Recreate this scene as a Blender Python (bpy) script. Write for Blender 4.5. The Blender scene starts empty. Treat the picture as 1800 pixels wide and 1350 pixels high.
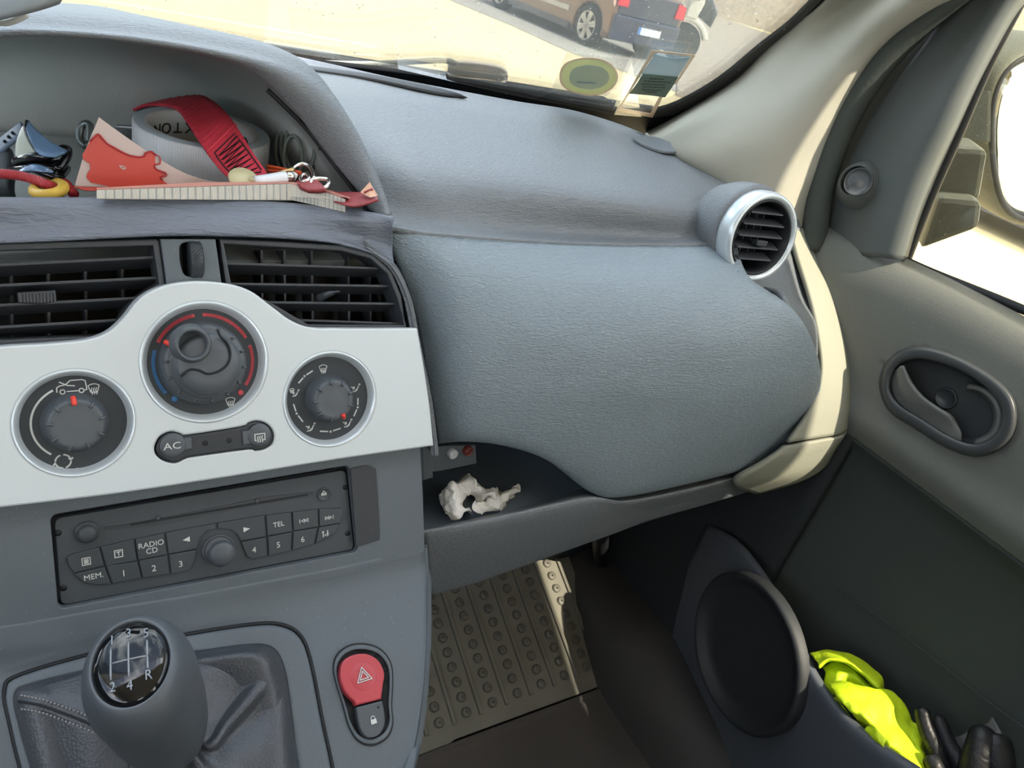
import bpy, bmesh, math, random
from mathutils import Vector, Matrix, noise
random.seed(4)
C = bpy.context.scene.collection
sc = bpy.context.scene
# ---------------------------------------------------------------- camera, sky, sun
F = 1350.0
XA = Vector((.825,-.089,.557)).normalized()            # car axes seen from the camera (right, down, forward)
ZA = Vector((.247,-.831,-.499)); ZA = (ZA-XA*ZA.dot(XA)).normalized()
YA = ZA.cross(XA).normalized()
V = Vector
cam = bpy.data.objects.new('camera', bpy.data.cameras.new('camera')); C.objects.link(cam)
cam.data.sensor_width = 36; cam.data.lens = F/1800*36; cam.data.clip_start = .02; cam.data.clip_end = 300
cam.matrix_world = Matrix(((XA.x,-XA.y,-XA.z,0),(YA.x,-YA.y,-YA.z,0),(ZA.x,-ZA.y,-ZA.z,0),(0,0,0,1)))
sc.camera = cam
SUN_DIR = V((.14,-.85,1.0)).normalized()                # towards the sun: high, from the passenger side
w = bpy.data.worlds.new('sky'); sc.world = w; w.use_nodes = True
nt = w.node_tree; nt.nodes.clear()
sky = nt.nodes.new('ShaderNodeTexSky'); sky.sky_type = 'NISHITA'; sky.sun_disc = False
sky.sun_elevation = math.asin(SUN_DIR.z); sky.sun_rotation = math.atan2(SUN_DIR.x, SUN_DIR.y); sky.dust_density = 2.0
tc = nt.nodes.new('ShaderNodeTexCoord'); mp = nt.nodes.new('ShaderNodeMapping'); mp.inputs['Scale'].default_value = (1,1,2.5)
nz = nt.nodes.new('ShaderNodeTexNoise'); nz.inputs['Scale'].default_value = 2.6; nz.inputs['Detail'].default_value = 7
rp = nt.nodes.new('ShaderNodeValToRGB'); rp.color_ramp.elements[0].position = .46; rp.color_ramp.elements[1].position = .66
mx = nt.nodes.new('ShaderNodeMixRGB'); mx.inputs[2].default_value = (9.5,9.8,10.2,1)
bg = nt.nodes.new('ShaderNodeBackground'); bg.inputs[1].default_value = .30
wo = nt.nodes.new('ShaderNodeOutputWorld')
L = nt.links.new
L(tc.outputs['Generated'], mp.inputs[0]); L(mp.outputs[0], nz.inputs['Vector']); L(nz.outputs['Fac'], rp.inputs[0])
L(rp.outputs[0], mx.inputs[0]); L(sky.outputs[0], mx.inputs[1]); hs = nt.nodes.new('ShaderNodeHueSaturation'); hs.inputs['Saturation'].default_value = .7; L(mx.outputs[0], hs.inputs['Color']); L(hs.outputs[0], bg.inputs[0]); L(bg.outputs[0], wo.inputs[0])
sun = bpy.data.lights.new('sun', 'SUN'); sun.energy = 3.6; sun.angle = math.radians(.6); sun.color = (1,.90,.72)
so = bpy.data.objects.new('sun', sun); C.objects.link(so); so.rotation_euler = SUN_DIR.to_track_quat('Z','Y').to_euler()
sc.view_settings.view_transform = 'Standard'; sc.view_settings.look = 'None'
sc.view_settings.gamma = 1; sc.view_settings.use_curve_mapping = False
sc.view_settings.exposure = 1.5
sc.cycles.max_bounces = 8; sc.cycles.transparent_max_bounces = 12
# ---------------------------------------------------------------- rays through photo pixels onto real planes
def ray(px, py):
    r = V(((px-900)/F, (py-675)/F, 1)); return V((r.dot(XA), r.dot(YA), r.dot(ZA)))
def ax(px, py, x): r = ray(px,py); return r*(x/r.x)
def ay(px, py, y): r = ray(px,py); return r*(y/r.y)
def az(px, py, z): r = ray(px,py); return r*(z/r.z)
def ad(px, py, t): return ray(px,py)*t
class Plane:
    def __init__(s, o, ex, ey):
        s.o = V(o); s.ex = V(ex).normalized(); e = V(ey); s.ey = (e-s.ex*e.dot(s.ex)).normalized(); s.n = s.ex.cross(s.ey)
    def hit(s, px, py, off=0):
        r = ray(px,py); return r*((s.o+s.n*off).dot(s.n)/r.dot(s.n))
    def uv(s, px, py, off=0):
        p = s.hit(px,py,off)-s.o; return (p.dot(s.ex), p.dot(s.ey))
    def w(s, u, v, off=0): return s.o+s.ex*u+s.ey*v+s.n*off
    def mat(s, off=0):
        o = s.o+s.n*off
        return Matrix(((s.ex.x,s.ey.x,s.n.x,o.x),(s.ex.y,s.ey.y,s.n.y,o.y),(s.ex.z,s.ey.z,s.n.z,o.z),(0,0,0,1)))
# ---------------------------------------------------------------- materials
def lin(c):
    return tuple(((v/255)/12.92 if v/255 <= .04045 else ((v/255+.055)/1.055)**2.4) for v in c)+(1,)
def M(name, col, rough=.5, metal=0, spec=.5, bump=None, scale=60, bs=.3, var=.12, dust=0, stretch=(1,1,1), coat=0, trans=0, vs=8, dist=.0006):
    m = bpy.data.materials.new(name); m.use_nodes = True; t = m.node_tree; b = t.nodes['Principled BSDF']
    c = lin(col) if max(col) > 1 else tuple(col)+(1,)
    b.inputs['Roughness'].default_value = rough; b.inputs['Metallic'].default_value = metal
    b.inputs['Specular IOR Level'].default_value = spec; b.inputs['Coat Weight'].default_value = coat
    g = t.nodes.new('ShaderNodeNewGeometry')
    mp = t.nodes.new('ShaderNodeMapping'); mp.inputs['Scale'].default_value = stretch
    t.links.new(g.outputs['Position'], mp.inputs[0])
    n1 = t.nodes.new('ShaderNodeTexNoise'); n1.inputs['Scale'].default_value = vs; n1.inputs['Detail'].default_value = 5
    t.links.new(g.outputs['Position'], n1.inputs['Vector'])
    mix = t.nodes.new('ShaderNodeMixRGB')
    mix.inputs[1].default_value = tuple(v*(1-var) for v in c[:3])+(1,); mix.inputs[2].default_value = tuple(min(1,v*(1+var)) for v in c[:3])+(1,)
    t.links.new(n1.outputs['Fac'], mix.inputs[0]); out = mix.outputs[0]
    if dust:
        v = t.nodes.new('ShaderNodeTexVoronoi'); v.inputs['Scale'].default_value = 190; t.links.new(g.outputs['Position'], v.inputs['Vector'])
        n3 = t.nodes.new('ShaderNodeTexNoise'); n3.inputs['Scale'].default_value = 14; t.links.new(g.outputs['Position'], n3.inputs['Vector'])
        mm = t.nodes.new('ShaderNodeMath'); mm.operation = 'MULTIPLY_ADD'; mm.inputs[1].default_value = .32; mm.inputs[2].default_value = -.075
        t.links.new(n3.outputs['Fac'], mm.inputs[0])
        lt = t.nodes.new('ShaderNodeMath'); lt.operation = 'LESS_THAN'; t.links.new(v.outputs['Distance'], lt.inputs[0]); t.links.new(mm.outputs[0], lt.inputs[1])
        ml = t.nodes.new('ShaderNodeMath'); ml.operation = 'MULTIPLY'; ml.inputs[1].default_value = dust; t.links.new(lt.outputs[0], ml.inputs[0])
        m2 = t.nodes.new('ShaderNodeMixRGB'); m2.inputs[2].default_value = lin((170,175,175)); t.links.new(ml.outputs[0], m2.inputs[0]); t.links.new(out, m2.inputs[1]); out = m2.outputs[0]
    t.links.new(out, b.inputs['Base Color'])
    if bump:
        if bump == 'grain':
            n2 = t.nodes.new('ShaderNodeTexNoise'); n2.inputs['Detail'].default_value = 3; n2.inputs['Distortion'].default_value = .8; o = 'Fac'
        elif bump == 'cells':
            n2 = t.nodes.new('ShaderNodeTexVoronoi'); o = 'Distance'
        elif bump == 'wave':
            n2 = t.nodes.new('ShaderNodeTexWave'); o = 'Fac'; n2.inputs['Distortion'].default_value = .3
        n2.inputs['Scale'].default_value = scale; t.links.new(mp.outputs[0], n2.inputs['Vector'])
        bp = t.nodes.new('ShaderNodeBump'); bp.inputs['Strength'].default_value = bs; bp.inputs['Distance'].default_value = dist
        t.links.new(n2.outputs[o], bp.inputs['Height']); t.links.new(bp.outputs[0], b.inputs['Normal'])
    if trans:
        tr = t.nodes.new('ShaderNodeBsdfTransparent'); ms = t.nodes.new('ShaderNodeMixShader'); ms.inputs[0].default_value = trans
        o = t.nodes['Material Output']; t.links.new(b.outputs[0], ms.inputs[1]); t.links.new(tr.outputs[0], ms.inputs[2]); t.links.new(ms.outputs[0], o.inputs[0])
    return m
def glass_mat(name, tint=(.93,.96,.95), dirt=.05, refl=1.0, specks=.5):
    m = bpy.data.materials.new(name); m.use_nodes = True; t = m.node_tree; t.nodes.clear(); n = t.nodes.new; l = t.links.new
    o = n('ShaderNodeOutputMaterial'); tr = n('ShaderNodeBsdfTransparent'); tr.inputs[0].default_value = tint+(1,)
    gl = n('ShaderNodeBsdfGlossy'); gl.inputs['Roughness'].default_value = .01
    fr = n('ShaderNodeFresnel'); fr.inputs[0].default_value = 1.45
    mu = n('ShaderNodeMath'); mu.operation = 'MULTIPLY'; mu.inputs[1].default_value = refl
    m1 = n('ShaderNodeMixShader'); l(fr.outputs[0], mu.inputs[0]); l(mu.outputs[0], m1.inputs[0]); l(tr.outputs[0], m1.inputs[1]); l(gl.outputs[0], m1.inputs[2])
    df = n('ShaderNodeBsdfDiffuse'); df.inputs[0].default_value = (.75,.73,.66,1)
    g = n('ShaderNodeNewGeometry'); nz = n('ShaderNodeTexNoise'); nz.inputs['Scale'].default_value = 9; nz.inputs['Detail'].default_value = 6
    l(g.outputs['Position'], nz.inputs['Vector'])
    a = n('ShaderNodeMath'); a.operation = 'MULTIPLY'; a.inputs[1].default_value = dirt; l(nz.outputs['Fac'], a.inputs[0])
    v = n('ShaderNodeTexVoronoi'); v.inputs['Scale'].default_value = 110; l(g.outputs['Position'], v.inputs['Vector'])
    n3 = n('ShaderNodeTexNoise'); n3.inputs['Scale'].default_value = 40; l(g.outputs['Position'], n3.inputs['Vector'])
    k = n('ShaderNodeMath'); k.operation = 'MULTIPLY_ADD'; k.inputs[1].default_value = .5; k.inputs[2].default_value = -.2; l(n3.outputs['Fac'], k.inputs[0])
    lt = n('ShaderNodeMath'); lt.operation = 'LESS_THAN'; l(v.outputs['Distance'], lt.inputs[0]); l(k.outputs[0], lt.inputs[1])
    s = n('ShaderNodeMath'); s.operation = 'MULTIPLY'; s.inputs[1].default_value = specks; l(lt.outputs[0], s.inputs[0])
    ad_ = n('ShaderNodeMath'); ad_.operation = 'ADD'; l(a.outputs[0], ad_.inputs[0]); l(s.outputs[0], ad_.inputs[1])
    m2 = n('ShaderNodeMixShader'); l(ad_.outputs[0], m2.inputs[0]); l(m1.outputs[0], m2.inputs[1]); l(df.outputs[0], m2.inputs[2]); l(m2.outputs[0], o.inputs[0])
    return m
G = dict(bump='grain')
m_dash = M('dash_plastic', (104,109,113), .42, spec=.7, bump='grain', scale=620, bs=1, stretch=(.45,1,1.6), dust=.3, dist=.0012)
m_lid  = M('glovebox_plastic', (120,132,139), .45, spec=.6, bump='grain', scale=520, bs=1, stretch=(.45,1,1.7), dust=.5, dist=.0013)
m_tray = M('tray_plastic', (104,116,128), .8, spec=.2)
m_lip  = M('shelf_lip_plastic', (104,110,121), .48, spec=.5, bump='grain', scale=400, bs=1, stretch=(.3,1,1.3), dist=.0013)
m_cons = M('console_plastic', (85,92,97), .5, spec=.45, bump='grain', scale=600, bs=.3, dust=.12)
m_dark = M('dark_plastic', (40,44,48), .42, spec=.45, bump='grain', scale=500, bs=.2)
m_vent = M('vent_plastic', (58,61,65), .45, spec=.4, bump='grain', scale=400, bs=.15)
m_black= M('black_plastic', (24,26,29), .5, spec=.3)
m_cav  = M('hazed_cavity_plastic', (152,158,156), .8, spec=.2, bump='grain', scale=400, bs=.3)  # base tone lightened to stand in for glare haze over the shelf
m_silver=M('silver_paint', (190,196,197), .45, metal=.2, spec=.5, var=.03)
m_rim  = M('silver_ring', (196,204,208), .25, metal=.35, spec=.6, var=.03)
m_dial = M('dial_face', (50,54,57), .55, spec=.3, var=.05)
m_knob = M('knob_rubber', (70,75,80), .42, spec=.5, bump='grain', scale=900, bs=.2)
m_print= M('white_print', (190,192,188), .6, var=.02)
m_red  = M('red_print', (172,52,62), .5, var=.04)
m_redp = M('red_pointer', (215,60,45), .35, var=.05)
m_blue = M('blue_print', (40,100,150), .5, var=.04)
m_hazard=M('hazard_red', (176,62,70), .4, var=.05)
m_radio= M('radio_plastic', (62,67,71), .5, spec=.35, bump='grain', scale=700, bs=.15)
m_btn  = M('radio_button', (60,65,68), .45, spec=.35, bump='grain', scale=700, bs=.1)
m_gloss= M('gloss_black', (14,15,18), .05, spec=.45, var=0)
m_leather=M('boot_leather', (60,63,68), .38, spec=.5, bump='cells', scale=700, bs=.35, dist=.0005)
m_thread=M('thread', (140,138,138), .8)
m_cream= M('pillar_trim', (160,157,144), .75, spec=.2, bump='grain', scale=500, bs=.15, var=.04)
m_beige= M('end_trim', (136,136,122), .7, spec=.25, bump='grain', scale=400, bs=.4, var=.08)
m_seal = M('rubber_seal', (70,74,70), .8, spec=.12, bump='cells', scale=260, bs=.35, dist=.0006)
m_door = M('door_plastic', (98,99,92), .6, spec=.3, bump='grain', scale=800, bs=.6, dust=.1)
m_doord= M('door_lower_plastic', (62,67,64), .6, spec=.25, bump='grain', scale=380, bs=.4)
m_sail = M('sail_plastic', (78,82,80), .5, spec=.35, bump='grain', scale=600, bs=.2)
m_handle=M('handle_plastic', (60,62,62), .38, spec=.5, var=.05)
m_lever= M('lever_plastic', (98,99,94), .38, spec=.5, var=.05)
m_frit = M('frit_black', (24,26,28), .7, spec=.05, var=.05)
m_carpet=M('carpet', (36,34,33), .95, spec=.1, bump='grain', scale=300, bs=1, dist=.004, var=.3)
m_mat  = M('rubber_mat', (104,102,92), .7, spec=.3, bump='grain', scale=90, bs=.4, var=.3, vs=16)
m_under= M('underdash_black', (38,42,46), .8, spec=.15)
m_body = M('car_body_grey', (120,120,112), .3)
m_mirrorh=M('mirror_housing', (96,98,88), .6, spec=.35, bump='cells', scale=300, bs=.4, dust=.5)
m_mirror=M('mirror_glass', (235,238,240), .01, metal=1, var=0)
m_chrome=M('chrome', (205,200,192), .15, metal=1, var=0)
m_tape = M('duct_tape', (188,192,196), .42, metal=.1, bump='wave', scale=220, bs=.35, dist=.0004)
m_tedge= M('tape_edge', (165,180,190), .6)
m_card = M('cardboard_core', (196,198,196), .8)
m_strap= M('red_webbing', (188,46,64), .7, bump=None, var=.25, vs=50)
m_strapd=M('strap_thread', (40,20,26), .8)
m_paper= M('white_paper', (180,164,156), .55, var=.03)
m_mapred=M('map_red', (178,60,46), .4, var=.06)
m_mapline=M('map_outline', (160,30,36), .4)
m_pages= M('page_edges', (205,200,190), .8, bump='wave', scale=300, bs=.3)
m_grid = M('grid_ink', (150,158,160), .8)
m_yel  = M('yellow_rubber', (206,168,62), .5)
m_redc = M('red_cord', (170,36,44), .5, bump='wave', scale=400, bs=.5)
m_bluec= M('blue_strap', (92,106,124), .5)
m_orange=M('orange_plastic', (212,88,44), .5)
m_whitep=M('white_plastic', (210,212,214), .3)
m_cable= M('grey_green_cable', (104,114,108), .5)
m_pouch= M('red_leather', (140,52,54), .5, bump='cells', scale=500, bs=.4)
m_tissue=M('tissue', (240,238,232), .9, trans=.06, var=.05)
m_vest = M('hi_vis_fabric', (190,214,20), .65, bump='grain', scale=60, bs=.5, dist=.003, var=.1)
m_glove= M('black_rubber', (26,26,28), .45, spec=.3, bump='grain', scale=120, bs=.5, dist=.002)
m_bag  = M('clear_plastic', (120,116,116), .2, trans=.6)
m_lens = M('sky_painted_lens', (96,124,156), .12, metal=.2, var=0)  # blue base colour stands in for the sky reflected in the lens
m_lensb= M('lens_back', (178,184,172), .3)
m_ground=M('concrete_ground', (232,214,170), .95, spec=.1, bump='grain', scale=3, bs=.3, dist=.01, var=.10, vs=.6)
m_strip = M('darker_ground', (165,160,152), .95, spec=.1, bump='grain', scale=8, bs=.3, dist=.01, var=.2, vs=1.5)
m_grav = M('gravel', (172,160,145), .95, spec=.1, bump='cells', scale=12, bs=.6, dist=.05, var=.45, vs=5)
m_brown= M('brown_car_paint', (126,98,78), .3, metal=.4, coat=.6)
m_navy = M('navy_paint_and_shade', (34,42,66), .25, coat=.6)  # blue car's own paint, and painted shade on the brown car's rear
m_blackp=M('black_car_paint', (24,25,30), .25, coat=.6)
m_studt = M('stud_rubber', (84,82,74), .6)
m_palep= M('pale_paint', (206,202,186), .35, coat=.4)
m_tyre = M('tyre', (30,30,31), .9)
m_alloy= M('alloy', (190,180,166), .4, metal=.3)
m_carg = M('car_glass', (28,34,40), .05)
m_tail = M('tail_light', (196,30,48), .2)
m_plate= M('plate', (200,205,210), .5)
m_plb  = M('plate_blue', (60,110,180), .5)
m_stick= M('green_vignette', (196,206,140), .7, trans=.4)
m_sticki=M('green_vignette_centre', (190,204,184), .7, trans=.35)
m_stick2=M('insurance_paper', (96,118,106), .8, trans=.12)
m_film = M('clear_film', (190,200,205), .15, trans=.62)
m_filmb= M('blue_film', (150,178,190), .3, trans=.4)
m_filme= M('film_edge', (225,200,170), .4, trans=.25)
m_ink  = M('dark_ink', (40,50,46), .8)
m_head = M('headliner', (205,205,196), .95)
m_seat = M('seat_fabric', (112,112,110), .95)
g_wind = glass_mat('windshield_glass', dirt=.10, refl=.8, specks=.5)
g_side = glass_mat('side_glass', tint=(.78,.77,.70), dirt=.05, refl=.8, specks=.15)
# ---------------------------------------------------------------- object helpers
WL = {}
def root(name, loc, label=None, cat=None, group=None, kind=None, parent=None):
    o = bpy.data.objects.new(name, None); C.objects.link(o); o.empty_display_size = .02
    put(o, V(loc), parent); tag(o, label, cat, group, kind); return o
def put(o, loc, parent):
    WL[o] = loc
    if parent: o.parent = parent; o.location = loc-WL[parent]
    else: o.location = loc
def tag(o, label=None, cat=None, group=None, kind=None):
    if label: o['label'] = label
    if cat: o['category'] = cat
    if group: o['group'] = group
    if kind: o['kind'] = kind
    return o
def mk(name, verts, faces, mat, parent=None, smooth=True, solid=0, so=0, label=None, sub=0, bev=0):
    c = sum((V(v) for v in verts), V())/len(verts)
    me = bpy.data.meshes.new(name); me.from_pydata([V(v)-c for v in verts], [], faces); me.update()
    o = bpy.data.objects.new(name, me); C.objects.link(o)
    mats = mat if isinstance(mat, list) else [mat]
    for m in mats: me.materials.append(m)
    if smooth: me.polygons.foreach_set('use_smooth', [True]*len(me.polygons))
    put(o, c, parent)
    if bev: b = o.modifiers.new('b','BEVEL'); b.width = bev; b.segments = 2; b.limit_method = 'ANGLE'
    if solid: s = o.modifiers.new('s','SOLIDIFY'); s.thickness = solid; s.offset = so
    if sub: s = o.modifiers.new('u','SUBSURF'); s.levels = s.render_levels = sub
    if label: o['label'] = label
    return o
def again(o, loc, parent=None):
    c = o.copy(); C.objects.link(c); c.parent = None; put(c, V(loc), parent); return c
def cr(pts, n=6, closed=False):
    """Catmull-Rom through pts; a point given twice stays a corner"""
    P = [tuple(p) for p in pts]; D = len(P[0]); out = []; k = len(P)
    segs = k if closed else k-1
    for i in range(segs):
        p1, p2 = P[i], P[(i+1)%k]
        if p1 == p2: continue
        p0 = P[(i-1)%k] if closed or i > 0 else p1
        p3 = P[(i+2)%k] if closed or i+2 < k else p2
        c0, c3 = (p0 == p1), (p3 == p2)
        for j in range(n):
            t = j/n
            m1 = [0 if c0 else (p2[d]-p0[d])/2 for d in range(D)]
            m2 = [0 if c3 else (p3[d]-p1[d])/2 for d in range(D)]
            if c0: m1 = [(p2[d]-p1[d])*.7 for d in range(D)]
            if c3: m2 = [(p2[d]-p1[d])*.7 for d in range(D)]
            t2, t3 = t*t, t*t*t
            out.append(tuple((2*t3-3*t2+1)*p1[d]+(t3-2*t2+t)*m1[d]+(-2*t3+3*t2)*p2[d]+(t3-t2)*m2[d] for d in range(D)))
    if not closed: out.append(P[-1])
    return out
def patch(name, rows, mat, parent=None, n=6, m=6, solid=.003, so=-1, cu=False, cv=False, label=None, flip=False):
    R1 = [cr(r, n, cu) for r in rows]
    cols = [cr([r[i] for r in R1], m, cv) for i in range(len(R1[0]))]
    nu, nv = len(cols), len(cols[0]); vs = [V(cols[i][j]) for j in range(nv) for i in range(nu)]; fs = []
    for j in range(nv if cv else nv-1):
        for i in range(nu if cu else nu-1):
            a, b, c, d = j*nu+i, j*nu+(i+1)%nu, ((j+1)%nv)*nu+(i+1)%nu, ((j+1)%nv)*nu+i
            fs.append((a,d,c,b) if not flip else (a,b,c,d))
    return mk(name, vs, fs, mat, parent, True, solid, so, label)
def tube(name, pts, r, mat, parent=None, sm=5, seg=8, closed=False, label=None, flat=1):
    P = [V(p) for p in (cr(pts, sm, closed) if sm else pts)]; k = len(P); vs, fs = [], []
    up = None
    for i, p in enumerate(P):
        d = (P[(i+1)%k]-P[(i-1)%k]) if closed else (P[min(i+1,k-1)]-P[max(i-1,0)])
        d.normalize()
        if up is None: up = d.orthogonal().normalized()
        up = (up-d*up.dot(d)).normalized(); s = d.cross(up)
        rr = r if not callable(r) else r(i/(k-1))
        for j in range(seg):
            a = 2*math.pi*j/seg; vs.append(p+up*math.cos(a)*rr*flat+s*math.sin(a)*rr)
    for i in range(k if closed else k-1):
        for j in range(seg):
            a, b = i*seg+j, i*seg+(j+1)%seg; c, d = ((i+1)%k)*seg+(j+1)%seg, ((i+1)%k)*seg+j; fs.append((a,b,c,d))
    if not closed: fs.append(tuple(range(seg))[::-1]); fs.append(tuple((k-1)*seg+j for j in range(seg)))
    return mk(name, vs, fs, mat, parent, True, label=label)
def hexa(name, p8, mat, parent=None, bev=0, smooth=False, label=None):
    """p8: four bottom corners, then four top corners in the same order"""
    return mk(name, p8, [(3,2,1,0),(4,5,6,7),(0,1,5,4),(1,2,6,5),(2,3,7,6),(3,0,4,7)], mat, parent, smooth, bev=bev, label=label)
def box(name, lo, hi, mat, parent=None, bev=0, label=None):
    (a,b,c),(d,e,f) = lo, hi
    return hexa(name, [V(p) for p in ((a,b,c),(d,b,c),(d,e,c),(a,e,c),(a,b,f),(d,b,f),(d,e,f),(a,e,f))], mat, parent, bev, label=label)
def from_curve(cu, name, mat, parent, M4, smooth, label=None):
    ob = bpy.data.objects.new('tmp', cu); me = bpy.data.meshes.new_from_object(ob); bpy.data.objects.remove(ob); bpy.data.curves.remove(cu)
    me.transform(M4); me.materials.clear()
    n = len(me.vertices)
    if not n: return None
    c = sum((v.co for v in me.vertices), V())/n; me.transform(Matrix.Translation(-c)); me.name = name
    me.materials.append(mat)
    me.polygons.foreach_set('use_smooth', [smooth]*len(me.polygons))
    o = bpy.data.objects.new(name, me); C.objects.link(o); put(o, c, parent)
    if label: o['label'] = label
    return o
def plate(name, pl, outs, thick, off, mat, parent=None, bev=0, smooth=False, label=None):
    """solid sheet on plane pl from 2-D outlines (first outer, then holes); its front face at off"""
    cu = bpy.data.curves.new('c', 'CURVE'); cu.dimensions = '2D'; cu.fill_mode = 'BOTH'; cu.extrude = max(thick/2-bev, 0); cu.bevel_depth = bev; cu.bevel_resolution = 1; cu.offset = -bev
    for o in outs:
        s = cu.splines.new('POLY'); s.points.add(len(o)-1); s.use_cyclic_u = True
        for i, p in enumerate(o): s.points[i].co = (p[0],p[1],0,1)
    return from_curve(cu, name, mat, parent, pl.mat(off-thick/2), smooth, label)
def px2(pl, pts, off=0): return [pl.uv(x, y, off) for x, y in pts]
def circ(c, r, n=40, ry=None): return [(c[0]+r*math.cos(2*math.pi*i/n), c[1]+(ry or r)*math.sin(2*math.pi*i/n)) for i in range(n)]
def lathe(name, pl, c, prof, mat, parent=None, seg=48, label=None, solid=0, fl=False):
    """profile (radius, height over the plane) turned about the plane's normal at 2-D point c"""
    vs, fs = [], []
    for (r, h) in prof:
        for j in range(seg):
            a = 2*math.pi*j/seg; vs.append(pl.w(c[0]+r*math.cos(a), c[1]+r*math.sin(a), h))
    for i in range(len(prof)-1):
        for j in range(seg): fs.append((i*seg+j, i*seg+(j+1)%seg, (i+1)*seg+(j+1)%seg, (i+1)*seg+j))
    if prof[-1][0] < .0011 or fl: fs.append(tuple((len(prof)-1)*seg+j for j in range(seg)))
    return mk(name, vs, fs, mat, parent, True, label=label, solid=solid, so=-1)
def strokes(name, pl, lines, w, off, mat, parent=None, h=.00025, label=None):
    """flat printed strokes on a plane, polylines in plane coordinates"""
    vs, fs = [], []
    def quad(a, b):
        d = V((b[0]-a[0], b[1]-a[1])); l = d.length
        if l < 1e-7: return
        d /= l; e = d*w*.25; nn = V((-d.y, d.x))*w/2; k = len(vs)
        for q in (V(a)-e-nn, V(b)+e-nn, V(b)+e+nn, V(a)-e+nn): vs.append(pl.w(q.x, q.y, off+h))
        fs.append((k,k+1,k+2,k+3))
    for ln in lines:
        for a, b in zip(ln[:-1], ln[1:]): quad(tuple(a[:2]), tuple(b[:2]))
    return mk(name, vs, fs, mat, parent, False, solid=h, so=-1, label=label)
def text(name, pl, s, c, size, off, mat, parent=None, rot=0, th=.0002, label=None, mir=1, yst=1):
    cu = bpy.data.curves.new('t', 'FONT'); cu.body = s; cu.size = size; cu.align_x = 'CENTER'; cu.align_y = 'CENTER'; cu.extrude = th; cu.resolution_u = 3
    return from_curve(cu, name, mat, parent, pl.mat(off) @ Matrix.Translation((c[0],c[1],0)) @ Matrix.Rotation(rot,4,'Z') @ Matrix.Diagonal((mir,yst,1,1)), False, label)
def arc(c, r, a0, a1, n=14):
    return [(c[0]+r*math.cos(math.radians(a0+(a1-a0)*i/n)), c[1]+r*math.sin(math.radians(a0+(a1-a0)*i/n))) for i in range(n+1)]
def xf(lines, c, s, rot=0):
    ca, sa = math.cos(rot), math.sin(rot)
    return [[(c[0]+s*(x*ca-y*sa), c[1]+s*(x*sa+y*ca)) for x, y in l] for l in lines]
K = Plane((0,.5235,0), (1,0,0), (0,.5,1))              # reclined face of the centre stack
LP = Plane((0,.33,-.39), (1,0,0), (0,1,.55))           # flatter plane around the gear lever
# ---------------------------------------------------------------- outdoors: ground, darker strip, parked cars
GZ = -1.4
def slab(name, poly, z0, z1, mat, **k):
    n = len(poly); vs = [V((x,y,z0)) for x,y in poly]+[V((x,y,z1)) for x,y in poly]
    fs = [tuple(range(n))[::-1], tuple(range(n,2*n))]+[(i,(i+1)%n,n+(i+1)%n,n+i) for i in range(n)]
    o = mk(name, vs, fs, mat, smooth=False); tag(o, **k); return o
slab('ground', [(-40,-30),(60,-30),(60,60),(-40,60)], GZ-.2, GZ, m_ground, kind='structure')
bx_ = slab('boundary_wall', [(14,46),(60,10),(62,12),(16,48)], GZ, GZ+6, m_grav, kind='structure')
e = [az(1195,60,GZ+.03), az(1190,165,GZ+.03), az(1420,235,GZ+.03)]
slab('gravel_verge', [(e[0].x,e[0].y),(e[1].x,e[1].y),(e[2].x+1.5,e[2].y-1),(30,9),(34,44),(e[0].x+4,40)], GZ, GZ+.03, m_grav, kind='structure')
k0, k1 = az(1215,3,GZ+.06), az(1420,26,GZ+.06)
d = (k1-k0).normalized(); nn = V((-d.y,d.x,0))*.14
slab('kerb', [((k0-d*2)+s*nn+q*d*14)[:2] for s,q in ((-1,0),(-1,1),(1,1),(1,0))], GZ, GZ+.09, m_palep, kind='structure')
pts = [az(760,-12,GZ),az(900,46,GZ),az(1000,92,GZ),az(1100,128,GZ),az(1190,163,GZ)]
dd = (pts[-1]-pts[0]).normalized()
slab('darker_strip', [(pts[0]-dd*25)[:2]]+[p[:2] for p in pts]+[(pts[-1]+V((4,-1,0)))[:2], (22,14),(22,50)], GZ, GZ+.012, m_strip, kind='structure')  # darker strip of ground along the parked cars
def wheel(c, hd, side, parent, R=.315):
    """tyre and five-spoke rim; hd = unit vector forward, side = unit vector outwards"""
    pl = Plane(c, hd, (0,0,1)) 
    if pl.n.dot(side) < 0: pl = Plane(c, -hd, (0,0,1))
    t = lathe('wheel', pl, (0,0), [(.001,-.2),(R*.9,-.2),(R,-.17),(R,-.03),(R*.9,0),(R*.70,.0),(R*.68,-.03),(R*.66,-.09),(.001,-.09)], m_tyre, parent, 24)
    f = lathe('rim', pl, (0,0), [(R*.70,.002),(R*.66,.004),(R*.64,-.03)], m_alloy, t, 24)
    sp = []
    for i in range(6):
        a = math.pi*2*i/6+.3
        sp.append([(0,0),(R*.66*math.cos(a-.12),R*.66*math.sin(a-.12))]); sp.append([(0,0),(R*.66*math.cos(a+.14),R*.66*math.sin(a+.14))])
    strokes('spokes', pl, sp, .05, -.012, m_alloy, t, h=.015)
    return t
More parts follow.
